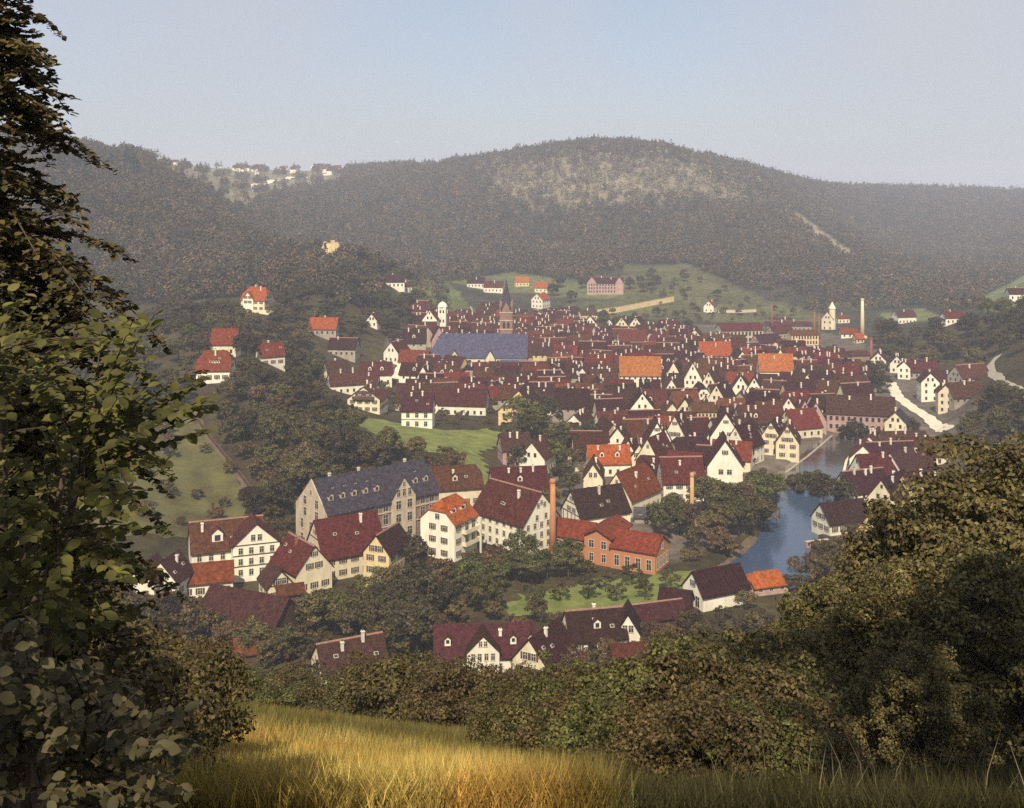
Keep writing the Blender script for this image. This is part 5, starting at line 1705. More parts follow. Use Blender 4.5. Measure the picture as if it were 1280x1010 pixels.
scatter(['dark_tree', 'orchard_tree', 'garden_bush'], [(318, 640), (380, 660), (385, 690), (340, 690), (300, 672)], 10, 5, .8, G + 'pasture foot', 150)
scatter(['garden_bush', 'orchard_tree'], [(480, 490), (500, 500), (505, 530), (485, 520), (470, 505)], 6, 5, .8, G + 'chalet garden', 150)
for px, D, k, s in ((1004, 282, 'garden_bush', 1.1), (1016, 276, 'orchard_tree', .8), (1028, 283, 'orchard_tree', .9), (1040, 277, 'garden_bush', 1.2), (1052, 283, 'orchard_tree', 1.0), (1064, 279, 'orchard_tree', 1.0), (1012, 268, 'garden_bush', 1.1), (1034, 268, 'orchard_tree', .9), (1050, 268, 'round_tree', .7), (1000, 262, 'garden_bush', 1.1), (985, 262, 'garden_bush', 1.0), (970, 262, 'garden_bush', .9), (1072, 290, 'orchard_tree', 1.0), (1080, 282, 'round_tree', .8)):
    p = at(px, D); tree(k, p.x, p.y, s, None, G + 'pond bank')
scatter(['dark_tree', 'orchard_tree', 'round_tree'], [(150, 395), (250, 402), (262, 440), (245, 480), (240, 515), (120, 540), (110, 430)], 34, 7.5, .8, G + 'slope behind the hazel', 300)
scatter(['dark_tree', 'orchard_tree', 'round_tree', 'garden_bush'], [(1215, 475), (1262, 500), (1300, 520), (1300, 600), (1200, 600), (1180, 560), (1225, 530)], 30, 6.5, .75, G + 'slope under the hill road', 300, avoid=0)
scatter(['garden_bush', 'orchard_tree', 'garden_bush'], [(240, 800), (400, 812), (530, 805), (700, 815), (880, 790), (960, 770), (990, 790), (860, 815), (700, 838), (540, 838), (380, 840), (250, 830)], 46, 3.8, .7, G + 'gardens among the nearest roofs', avoid=-1)
for px, D, k, s in ((400, 212, 'orchard_tree', .62), (428, 208, 'garden_bush', .9), (462, 210, 'orchard_tree', .62), (492, 214, 'orchard_tree', .8), (520, 210, 'orchard_tree', .85), (546, 212, 'garden_bush', .95), (560, 207, 'garden_bush', .85), (640, 209, 'garden_bush', .9), (655, 214, 'garden_bush', .8), (700, 210, 'orchard_tree', .7), (718, 216, 'orchard_tree', .8), (742, 218, 'garden_bush', 1.0), (760, 222, 'orchard_tree', .7), (812, 222, 'orchard_tree', .8), (838, 226, 'orchard_tree', .9), (860, 236, 'orchard_tree', .8), (905, 244, 'garden_bush', .8), (930, 250, 'orchard_tree', .75), (372, 226, 'orchard_tree', .9), (352, 222, 'round_tree', .6)):
    p = at(px, D); tree(k, p.x, p.y, s, None, G + 'gardens among the nearest roofs')
# by the river
for px, D, k, s in ((880, 318, 'round_tree', 1.05), (895, 324, 'orchard_tree', 1.6), (912, 318, 'round_tree', 1.0), (928, 322, 'orchard_tree', 1.5), (945, 326, 'green_tree', 1.2), (960, 330, 'green_tree', 1.1), (905, 305, 'orchard_tree', 1.4), (886, 300, 'orchard_tree', 1.3), (924, 303, 'round_tree', .95), (940, 308, 'round_tree', .9), (955, 313, 'orchard_tree', 1.3), (872, 292, 'garden_bush', 1.5), (895, 289, 'orchard_tree', 1.0), (912, 288, 'garden_bush', 1.2),
                    (850, 306, 'orchard_tree', 1.2), (836, 302, 'round_tree', .8), (866, 283, 'garden_bush', 1.1), (970, 338, 'green_tree', .9), (948, 340, 'round_tree', .9), (1002, 352, 'dark_tree', .8), (1016, 350, 'round_tree', .75), (1030, 346, 'dark_tree', .75), (1044, 340, 'orchard_tree', 1.0), (992, 358, 'orchard_tree', .8), (1022, 360, 'dark_tree', .7), (1055, 332, 'dark_tree', .7), (840, 318, 'round_tree', .8), (820, 312, 'orchard_tree', 1.0),
                    (1070, 425, 'dark_tree', .7), (1058, 427, 'dark_tree', .6), (1084, 424, 'round_tree', .7), (1104, 436, 'round_tree', .6), (1125, 436, 'dark_tree', .55), (1140, 425, 'dark_tree', .6)):
    p = at(px, D); tree(k, p.x, p.y, s, None, G + 'river bank')
# garden of the brick workshop and the orchard lawn
scatter(['orchard_tree', 'green_tree', 'garden_bush'], [(565, 720), (620, 705), (680, 702), (730, 708), (755, 722), (690, 728), (640, 736), (620, 765), (560, 770)], 24, 4.6, .82, G + 'garden before the brick workshop', avoid=1)
for px, py in ((770, 752), (806, 750), (735, 748), (700, 752), (838, 738), (790, 732), (668, 758), (757, 740)):
    p = hit(px, py, 150); tree('lawn_tree', p.x, p.y, 1.05, None, G + 'orchard lawn')
scatter(['orchard_tree', 'round_tree', 'dark_tree', 'garden_bush'], [(395, 748), (480, 730), (530, 715), (560, 735), (560, 800), (520, 830), (470, 815), (395, 800), (370, 770)], 32, 4.6, .85, G + 'hollow below the school', avoid=1)
scatter(['orchard_tree', 'dark_tree', 'garden_bush'], [(150, 762), (270, 770), (330, 772), (360, 790), (300, 830), (160, 830)], 22, 4.4, .85, G + 'lower bank by the barn', avoid=0)
scatter(['garden_bush', 'orchard_tree'], [(560, 770), (720, 780), (860, 790), (960, 760), (960, 800), (700, 800), (560, 800)], 18, 4.4, .7, G + 'gardens behind the nearest houses', avoid=2)
for px, D, k, s in ((262, 231, 'round_tree', .72), (288, 226, 'orchard_tree', 1.25), (312, 224, 'round_tree', .78), (240, 228, 'orchard_tree', 1.1), (215, 232, 'dark_tree', .7), (335, 220, 'orchard_tree', .9), (190, 230, 'orchard_tree', 1.1)):
    p = at(px, D); tree(k, p.x, p.y, s, None, G + 'lower bank by the barn')
# town greenery
for px, D, k, s in ((585, 566, 'dark_tree', .6), (600, 565, 'round_tree', .55), (570, 568, 'dark_tree', .5), (742, 690, 'green_tree', .8), (760, 700, 'round_tree', .8), (826, 705, 'dark_tree', .9), (842, 712, 'dark_tree', 1.0), (860, 700, 'orchard_tree', 1.1), (722, 735, 'dark_tree', 1.0), (756, 745, 'dark_tree', 1.1), (772, 742, 'dark_tree', 1.0), (788, 748, 'dark_tree', 1.0),
                    (1000, 620, 'green_tree', .8), (1020, 612, 'dark_tree', .9), (1040, 606, 'dark_tree', .9), (1052, 590, 'orchard_tree', 1.1), (990, 632, 'orchard_tree', 1.0), (1100, 560, 'round_tree', .9), (1086, 545, 'dark_tree', .9), (1072, 530, 'round_tree', .9), (1098, 520, 'dark_tree', .9)):
    p = at(px, D); tree(k, p.x, p.y, s, None, G + 'town yards')
scatter(['dark_tree', 'round_tree', 'orchard_tree'], [(1090, 410), (1130, 412), (1200, 408), (1240, 395), (1290, 385), (1290, 450), (1240, 440), (1225, 470), (1180, 455), (1140, 460), (1100, 460)], 40, 9, 1.0, G + 'wooded slope by the hill road', 380)
scatter(['garden_bush', 'orchard_tree', 'green_tree'], [(800, 345), (850, 338), (930, 375), (1000, 395), (960, 405), (880, 405), (830, 400)], 55, 9, .72, G + 'green hill', 500)
scatter(['dark_tree', 'round_tree'], [(690, 352), (735, 352), (735, 385), (690, 378)], 6, 12, .9, G + 'rise by the institution', 600)
scatter(['dark_tree', 'round_tree'], [(785, 345), (830, 350), (830, 368), (785, 368)], 5, 12, .9, G + 'rise by the institution', 600)
scatter(['round_tree', 'dark_tree', 'orchard_tree', 'green_tree'], [(520, 470), (640, 425), (860, 420), (1000, 440), (1060, 500), (1000, 560), (900, 600), (780, 600), (740, 550), (640, 510)], 85, 8, .55, G + 'town courtyards', 300, avoid=-3.2)
scatter(['orchard_tree', 'green_tree', 'round_tree'], [(690, 385), (860, 400), (880, 425), (720, 425), (650, 410)], 22, 11, .75, G + 'gardens behind the town', 400, avoid=0)
scatter(['pale_bush'], [(410, 434), (445, 432), (448, 450), (412, 452)], 4, 5, .9, G + 'pale fruit garden', 350, avoid=0)
# the bank between the hay meadow and the houses
bank = 0
for k in range(1200):
    if bank >= 58:
        break
    D = 58 + 150 * rngF.random() ** .9
    px = rngF.uniform(120, 985)
    p = at(px, D)
    if any((p.x - a) ** 2 + (p.y - b) ** 2 < (3.4 + D * .012) ** 2 for (_, _, a, b, g, _) in TREES[-bank:] if bank):
        continue
    if capped('bank_bush', px, D, .95, None, 'bushes of the steep bank', .25):
        bank += 1
print('bank', bank, 'trees', len(TREES))
LM_EDGE = leafmat('leaves edge bush', (0.052, 0.040, 0.015), (0.125, 0.092, 0.032), (0.24, 0.185, 0.085), isl=.6, scale=1.2, ov=.2)
species('edge_bush', 4, 3.4, 2.3, 1.7, 75, 190, .125, LM_EDGE, .1, low=-.5, limbs=6)
LM_EDGE2 = leafmat('leaves edge shrub', (0.056, 0.052, 0.016), (0.150, 0.135, 0.042), (0.36, 0.31, 0.13), isl=.6, scale=1.2, ov=.25)
species('edge_shrub', 4, 3.6, 2.1, 1.9, 95, 130, .115, LM_EDGE2, .1, low=-.5, limbs=6, cr_=(.12, .28))
TREE_WORD['edge_shrub'] = 'ragged sunlit shrub'
TREE_WORD['edge_bush'] = 'dense small-leaved bush'
for px, D, s in ((440, 54, .8), (470, 50, .85), (505, 48, .95), (540, 47, 1.0), (575, 44, 1.05), (612, 43, 1.1), (648, 41, 1.1), (685, 39, 1.15), (722, 37, 1.1), (760, 35, 1.15), (798, 33, 1.15), (836, 32, 1.15), (874, 31, 1.1), (910, 30, 1.15),
                 (330, 60, .9), (290, 58, .9), (380, 62, 1.0), (420, 60, 1.0), (250, 56, .95), (560, 56, 1.3), (610, 54, 1.35), (660, 53, 1.4), (710, 50, 1.4), (760, 48, 1.4), (810, 45, 1.45), (860, 42, 1.5), (905, 40, 1.6), (500, 60, 1.2), (450, 66, 1.3),
                 (590, 70, 1.6), (650, 68, 1.7), (720, 66, 1.8), (790, 62, 1.8), (850, 58, 1.9), (910, 54, 2.0), (950, 48, 1.8),
                 (640, 25, .55), (676, 22, .5), (712, 19.5, .46), (746, 17.5, .44), (780, 16, .42), (812, 15, .40), (846, 14.2, .38), (880, 13.8, .38), (915, 13.6, .36), (950, 13.6, .36), (990, 14, .34), (700, 24, .6), (750, 21, .6), (800, 19, .6), (850, 18, .6), (900, 17, .6), (950, 17, .6), (770, 26, .8), (830, 24, .8), (890, 22, .8), (950, 21, .8), (1000, 18, .5)):
    capped('edge_bush' if rngF.random() < .5 else 'edge_shrub', px, D, s, None, 'bushes along the edge of the hay meadow')
KC = {}
for t_ in TREES:
    KC[t_[1]] = KC.get(t_[1], 0) + 1
print(KC, 'houses', len(ALL_HOUSES))

# ------------------------------------------------------------------ woods on the hills
M_WOOD = nmat('woodland leaves', (0.8, 0.8, 0.8), (1.25, 1.2, 1.1), scale=.02, rough=.9, island=.4, attr='tint', translucent=.0, spec=.05)
def wood(name, poly_fn, n, seed, dmin, dmax, pxr, rad=(3.2, 5.5), ql=44):
    rng = np.random.default_rng(seed)
    u = rng.uniform(*pxr, size=n * 3)
    D = np.sqrt(rng.uniform(dmin ** 2, dmax ** 2, size=n * 3))
    x = (u - 640) / F * D
    z = height(x, D)
    py = HZ + (EYE - z) * F / D
    keep, col = poly_fn(u, py, D, z, rng)
    idx = np.nonzero(keep)[0][:n]
    x, D, z, col = x[idx], D[idx], z[idx], col[idx]
    m = len(x)
    R0 = rng.uniform(*rad, size=m)
    C = np.empty((m, ql, 3)); N = np.empty((m, ql, 3))
    e = rng.normal(size=(m, ql, 3)); e[..., 2] = np.abs(e[..., 2]) * 1.1 - .25
    e /= np.linalg.norm(e, axis=2, keepdims=True)
    con = rng.random(m) < .25
    hh = np.where(con, 2.3, 1.35)
    C = e * R0[:, None, None] * rng.uniform(.7, 1.08, size=(m, ql, 1))
    tz = C[..., 2] * hh[:, None]
    shrink = np.where(con[:, None], np.clip(1 - tz / (R0[:, None] * 2.7), .12, 1), 1.0)
    C[..., 0] *= shrink; C[..., 1] *= shrink
    C[..., 2] = tz
    C += np.stack([x, D, z + R0 * .9], 1)[:, None]
    N = e + rng.normal(size=e.shape) * .4
    S = (R0[:, None] * rng.uniform(.34, .62, size=(m, ql))).ravel()
    cc = np.repeat(col * rng.uniform(.75, 1.3, size=(m, 1)), ql, axis=0)
    me = leaf_mesh(name, C.reshape(-1, 3), N.reshape(-1, 3), S, LEAF4, M_WOOD, rng, color=np.clip(cc, 0, 1))
    o = link(name, me)
    return tag(o, None, None, kind='stuff')
BASEC = np.array([(0.062, 0.052, 0.028), (0.085, 0.062, 0.034), (0.048, 0.048, 0.030), (0.105, 0.072, 0.042)])
def pick(rng, n):
    return BASEC[rng.integers(0, len(BASEC), n)]
def open_ground(u, py, D):
    g = in_poly(u, py, [(190, 200), (440, 196), (425, 228), (335, 246), (290, 262), (240, 242), (195, 228)]) & (D > 1200) & (np.sin(u * .13) * np.sin(py * .5 + u * .05) < .45)
    g |= in_poly(u, py, [(975, 258), (1000, 266), (1075, 322), (1064, 330), (1005, 288)]) & (D > 1000)
    g |= in_poly(u, py, [(565, 352), (640, 340), (720, 350), (790, 372), (700, 372), (600, 362)])
    g |= in_poly(u, py, [(780, 332), (860, 330), (960, 375), (1040, 395), (1010, 410), (900, 410), (740, 410), (690, 385)])
    g |= in_poly(u, py, [(1225, 372), (1300, 335), (1300, 390), (1230, 388)]) | in_poly(u, py, [(1095, 390), (1150, 383), (1195, 400), (1110, 408)])
    return g
def f_hill(u, py, D, z, rng):
    col = pick(rng, len(u))
    keep = ~open_ground(u, py, D)
    uj = u + rng.normal(size=len(u)) * 16; pj = py + rng.normal(size=len(u)) * 6
    band = in_poly(uj, pj, [(600, 207), (700, 198), (860, 200), (930, 230), (965, 262), (880, 250), (780, 254), (700, 264), (620, 250)])
    col[band] = np.array([0.145, 0.120, 0.078]) * rng.uniform(.6, 1.25, size=(band.sum(), 1)) * (1 + .22 * np.sin(u[band] * .42 + 2 * np.sin(u[band] * .11)))[:, None]
    keep &= ~(band & (rng.random(len(u)) < .4))
    return keep, col
wood('woods_on_hills', lambda u, py, D, z, rng: (lambda k, c: (k & (u > 380) & ((z > 6) | (u > 1000)) & (py < 372), c))(*f_hill(u, py, D, z, rng)), 15000, 3, 980, 1950, (380, 1330))
wood('woods_on_far_ridge', lambda u, py, D, z, rng: (lambda k, c: (k & (z > 4), c * .9))(*f_hill(u, py, D, z, rng)), 9000, 4, 1500, 2650, (880, 1400), (4, 6.5), 36)
wood('woods_behind_villa', lambda u, py, D, z, rng: (lambda k, c: (k & (py < 385), c * .95))(*f_hill(u, py, D, z, rng)), 9000, 5, 640, 1250, (-60, 480), (2.6, 4.4), 48)
wood('woods_below_plateau', lambda u, py, D, z, rng: (lambda k, c: (k, c))(*f_hill(u, py, D, z, rng)), 5000, 6, 1150, 2300, (150, 520), (3.2, 5.5), 36)
wood('woods_in_side_valley', lambda u, py, D, z, rng: (~open_ground(u, py, D), pick(rng, len(u))), 3500, 9, 940, 1560, (1030, 1420), (3, 5), 40)
wood('scrub_at_hill_foot', lambda u, py, D, z, rng: (~open_ground(u, py, D) & (py < 392) & (py > 325) & ((u > 820) | (u < 560) | (py < 352)), pick(rng, len(u)) * 1.05), 1500, 7, 760, 1180, (440, 1330), (2.4, 4.2), 44)
wood('woods_on_spur_flank', lambda u, py, D, z, rng: (~in_poly(u, py, [(80, 520), (240, 500), (340, 690), (60, 690)]), pick(rng, len(u))), 900, 10, 250, 640, (-420, 105), (2.2, 3.8), 48)
wood('woods_on_near_flank', lambda u, py, D, z, rng: (py > 535, pick(rng, len(u))), 500, 11, 90, 400, (1215, 1800), (1.8, 3.2), 60)
# spruces that stand out on the skyline
for px, D, s in ((66, 980, 1.2), (75, 985, 1.0), (84, 1000, 1.1), (92, 1005, 1.0), (100, 1010, 1.25), (108, 1015, 1.0), (116, 1020, 1.1), (139, 1060, 1.0), (158, 1080, 1.2), (166, 1080, 1.45), (172, 1085, 1.1), (60, 975, 1.2)):
    p = at(px, D); tree('spruce', p.x, p.y, s * 1.1, 'dark spruce standing up from the skyline of the wooded hill', 'spruces on the wooded skyline')
for px, D in ((508, 1860), (516, 1855), (541, 1800), (549, 1795), (556, 1790), (690, 1640), (700, 1640), (724, 1625), (770, 1612), (790, 1610), (846, 1600), (860, 1600), (872, 1605), (1005, 1900), (880, 1620), (925, 1700)):
    p = at(px, D); tree('round_tree', p.x, p.y, 1.25, 'small dark treetop breaking the skyline of the long middle hill', 'treetops on the middle hill skyline')
# ------------------------------------------------------------------ hay meadow
LEAF_R = (np.array([(0, -.5, 0), (.34, -.38, .05), (.50, .02, .09), (.36, .34, .05), (0, .48, -.03), (-.36, .34, .05), (-.50, .02, .09), (-.34, -.38, .05), (0, 0, -.01)], dtype=float), LEAF_B[1])
def blades(name, x, y, hgt, wid, lean, mat, col, rng):
    n = len(x)
    z = height(x, y)
    a = rng.uniform(0, 2 * math.pi, n)
    dx, dy = np.cos(a) * wid, np.sin(a) * wid
    la = rng.uniform(0, 2 * math.pi, n)
    lx, ly = np.cos(la) * lean * hgt, np.sin(la) * lean * hgt
    V = np.empty((n, 5, 3))
    V[:, 0] = np.stack([x - dx, y - dy, z - .03], 1); V[:, 1] = np.stack([x + dx, y + dy, z - .03], 1)
    V[:, 2] = np.stack([x + dx * .7 + lx * .35, y + dy * .7 + ly * .35, z + hgt * .6], 1)
    V[:, 3] = np.stack([x - dx * .7 + lx * .35, y - dy * .7 + ly * .35, z + hgt * .6], 1)
    V[:, 4] = np.stack([x + lx, y + ly, z + hgt], 1)
    base = (np.arange(n) * 5)[:, None]
    fl = (base + np.array([0, 1, 2, 3, 3, 2, 4])[None]).ravel()
    me = np_mesh(name, V.reshape(-1, 3), fl, np.tile([4, 3], n), mat, np.repeat(col, 5, axis=0))
    return tag(link(name, me), None, None, kind='stuff')
M_HAY = nmat('hay grass', (0.72, 0.7, 0.6), (1.2, 1.15, 1.1), scale=.9, rough=.8, island=.35, attr='tint', spec=.1, translucent=.25)
rng = np.random.default_rng(77)
n = 330000
u = rng.uniform(120, 900, n)
D = 9.5 * (52 / 9.5) ** rng.random(n)
x = (u - 640) / F * D
py = HZ + (EYE - height(x, D)) * F / D
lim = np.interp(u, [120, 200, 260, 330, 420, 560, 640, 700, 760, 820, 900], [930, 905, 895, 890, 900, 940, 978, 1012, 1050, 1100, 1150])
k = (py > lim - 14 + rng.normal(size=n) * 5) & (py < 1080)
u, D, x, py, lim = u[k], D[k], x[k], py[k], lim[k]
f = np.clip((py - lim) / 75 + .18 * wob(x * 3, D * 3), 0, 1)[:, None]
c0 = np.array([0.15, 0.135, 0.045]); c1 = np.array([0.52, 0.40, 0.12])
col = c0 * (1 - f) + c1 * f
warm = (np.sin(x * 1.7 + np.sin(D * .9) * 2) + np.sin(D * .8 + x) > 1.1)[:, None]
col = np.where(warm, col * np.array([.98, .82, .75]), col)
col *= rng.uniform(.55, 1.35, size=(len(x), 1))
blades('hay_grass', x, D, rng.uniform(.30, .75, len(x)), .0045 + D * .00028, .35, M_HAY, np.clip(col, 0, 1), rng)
n = 60000
u = rng.uniform(780, 1420, n); D = 9.5 * (34 / 9.5) ** rng.random(n); x = (u - 640) / F * D
col = np.array([0.05, 0.044, 0.018]) * rng.uniform(.5, 1.6, size=(n, 1))
blades('rough_grass', x, D, rng.uniform(.25, .6, n), .005 + D * .0003, .4, M_HAY, col, rng)
n = 260
u = rng.uniform(880, 1330, n); D = rng.uniform(10, 20, n); x = (u - 640) / F * D
col = np.array([0.22, 0.185, 0.11]) * rng.uniform(.5, 1.4, size=(n, 1))
blades('dry_stalks', x, D, rng.uniform(.5, 1.15, n), np.full(n, .006), .3, M_HAY, col, rng)

# ------------------------------------------------------------------ the great bush on the near slope
LM_THICK = leafmat('leaves thicket', (0.064, 0.051, 0.017), (0.165, 0.134, 0.045), (0.50, 0.42, 0.20), isl=.6, scale=.9, ov=.15)  # palest tone puts the leaf highlights into the colour itself
species('thicket_tree', 3, 8.6, 3.3, 3.9, 230, 190, .15, LM_THICK, .2, low=-.75, limbs=9, cr_=(.11, .24))
for px, D, s, lab in ((1232, 31, .98, 'tallest part of the great bush, its top over the far roofs'), (1330, 29, .95, 'leafy tree at the frame edge next to the tallest great bush'),
                 (1160, 32, .80, 'leafy bush stepping down from the great bush toward the ochre gables'), (1100, 33, .64, 'leafy bush whose top meets the ochre-gabled houses'),
                 (1042, 35, .53, 'leafy bush below the white riverside house'), (988, 36, .46, 'leafy bush beneath the orange boat house'),
                 (1190, 24, .56, 'bright-leaved bush low before the great bush'), (1105, 23, .46, 'small bright-leaved bush in the dark hollow'),
                 (1275, 21, .52, 'pale-leaved bush at the lower frame edge'), (1035, 27, .50, 'dim bush in the hollow beside the small bright-leaved bush'), (945, 31, .36, 'bush closing the end of the hay meadow'), (1000, 22, .34, 'small leafy bush sitting in the rough grass'), (1150, 17, .27, 'tiny bush with pale leaves among dry stalks')):
    p = at(px, D); t_ = tree('thicket_tree', p.x, p.y, s, lab, 'near thicket on the slope'); t_.scale = (s, s, s)

# ------------------------------------------------------------------ hazel, beech and undergrowth beside the viewer
LM_HAZEL = leafmat('hazel leaves', (0.044, 0.042, 0.011), (0.135, 0.124, 0.030), (0.44, 0.39, 0.10), isl=.5, scale=2.0, ov=0, tr=.25)  # brightest ramp tone paints sun highlights into the leaf colour
LM_SHADE = leafmat('bramble leaves', (0.048, 0.040, 0.016), (0.095, 0.080, 0.034), (0.15, 0.125, 0.06), isl=.5, scale=3.0, ov=0, tr=.15)
def inview(poly, n, d0, d1, rng, bias=None):
    out = []
    x0, x1 = min(p[0] for p in poly), max(p[0] for p in poly); y0, y1 = min(p[1] for p in poly), max(p[1] for p in poly)
    while len(out) < n:
        px, py = rng.uniform(x0, x1), rng.uniform(y0, y1)
        if in_poly([px], [py], poly)[0] and (bias is None or rng.random() < bias(px, py)):
            D = rng.uniform(d0, d1)
            out.append(Vector(((px - 640) / F * D, D, EYE - (py - HZ) / F * D)))
    return out
def leafy_shrub(name, label, base, tips, stems, leaf, lmat, tmpl, seed, per_m=22, spread_=.6, upn=(0.1, -.55, .75), droop=.25, jit=.42):
    rng = np.random.default_rng(seed)
    rt = root(name, base, 0, label, 'shrub' if name != 'hazel_tree' else 'tree')
    wood_ = MB()
    B = Vector(base)
    nodes = []
    for s in stems:
        s = Vector(s)
        mid = B.lerp(s, .5) + Vector((rng.uniform(-.15, .15), rng.uniform(-.15, .15), .25))
        pl = [B + Vector((rng.uniform(-.12, .12), rng.uniform(-.12, .12), -.2)), B.lerp(mid, .5) + Vector((0, 0, .1)), mid, mid.lerp(s, .5) + Vector((0, 0, .06)), s]
        wood_.tube([p - B for p in pl], [.045, .038, .03, .02, .008], 6)
        for a, b in zip(pl[1:-1], pl[2:]):
            for t in (0, .25, .5, .75):
                nodes.append(a.lerp(b, t))
    C, N, T, S = [], [], [], []
    for tip in tips:
        cand = sorted(nodes, key=lambda q: (q - tip).length + max(0, q.z - tip.z) * .6 + max(0, q.x - tip.x) * 1.2)[:3]
        q = cand[int(rng.integers(0, len(cand)))]
        d = tip - q
        if d.length > 1.5:
            q = tip - d.normalized() * 1.5
            q = q.lerp(cand[0], .0)
        m = q.lerp(tip, .55) + Vector((0, 0, .12 * d.length * .6))
        pts = [q.lerp(m, t) .lerp(m.lerp(tip, t), t) for t in np.linspace(0, 1, 7)]
        wood_.tube([p - B for p in pts], list(np.linspace(.007, .002, 7)), 4, cap=False)
        L = sum((b - a).length for a, b in zip(pts[:-1], pts[1:]))
        nl = max(5, int(L * per_m))
        for k in range(nl):
            t = 1 - (k / nl) * .8
            i = min(5, int(t * 6)); ff = t * 6 - i
            p = pts[i].lerp(pts[i + 1], ff)
            dr = (pts[i + 1] - pts[i]).normalized()
            side = dr.cross(Vector((0, 0, 1))).normalized() * (1 if k % 2 else -1)
            ax = (dr * .55 + side * spread_ + Vector((rng.normal() * .25, rng.normal() * .25, rng.normal() * .2 - droop))).normalized()
            sz = leaf * rng.uniform(.55, 1.25)
            c = p + ax * sz * .6
            C.append(c - B); T.append(ax)
            N.append((upn[0] + rng.normal() * jit, upn[1] + rng.normal() * jit, upn[2] + rng.normal() * jit * .8)); S.append(sz)
    link('branches' if False else 'branch_frame', wood_.mesh('branch_frame', M_BARK, True), rt)
    link('foliage', leaf_mesh('foliage', np.array([tuple(c) for c in C]), np.array(N), np.array(S), tmpl, lmat, rng, np.array([tuple(t) for t in T])), rt)
    return rt
rng = np.random.default_rng(31)
hz_poly = [(-90, 350), (40, 350), (85, 352), (112, 380), (150, 395), (215, 388), (258, 440), (268, 500), (262, 545), (225, 590), (205, 650), (212, 700), (190, 762), (120, 815), (-90, 830)]
tips = inview(hz_poly, 200, 4.3, 5.8, rng, lambda px, py: .75 if px < 130 else (.5 if py > 560 else .8))
tips += inview([(-110, 330), (80, 350), (150, 420), (165, 600), (150, 700), (110, 800), (-110, 830)], 200, 5.5, 7.2, rng)
hb = at(-20, 5.6)
stems = inview([(-60, 380), (60, 380), (150, 470), (150, 620), (100, 740), (-60, 740)], 13, 5.0, 6.2, rng)
leafy_shrub('hazel_tree', 'hazel with large sunlit yellow-green leaves framing the view beside the meadow', hb, tips, stems, .052, LM_HAZEL, LEAF_B, 5, per_m=30, upn=(.05, -.22, .95), jit=.33)
LMARK = None
tips = inview([(-90, 800), (40, 770), (105, 815), (150, 850), (205, 850), (240, 890), (272, 925), (262, 965), (230, 1030), (-90, 1040)], 150, 3.3, 4.3, rng)
tips += inview([(-110, 770), (120, 800), (200, 880), (220, 1030), (-110, 1040)], 130, 4.2, 5.2, rng)
sb = at(60, 4.0)
stems = inview([(-60, 860), (190, 880), (200, 960), (-60, 960)], 9, 3.6, 4.6, rng)
leafy_shrub('bramble_bush', 'dark low shrub with large rounded leaves under the hazel beside the hay meadow', sb, tips, stems, .043, LM_SHADE, LEAF_B, 8, per_m=34, upn=(0.05, -.2, .85), jit=.5)
for px, D, s in ((-40, 9.5, .9), (60, 10.5, .9), (140, 13.5, .85), (-120, 8.5, .95), (10, 13, 1.1), (110, 17, 1.0), (190, 20, .9), (30, 20, 1.3), (90, 24, 1.3), (150, 28, 1.3), (210, 33, 1.2), (240, 42, 1.2), (170, 40, 1.4)):
    capped('edge_bush', px, D, s, None, 'shadowy bushes behind the hazel')

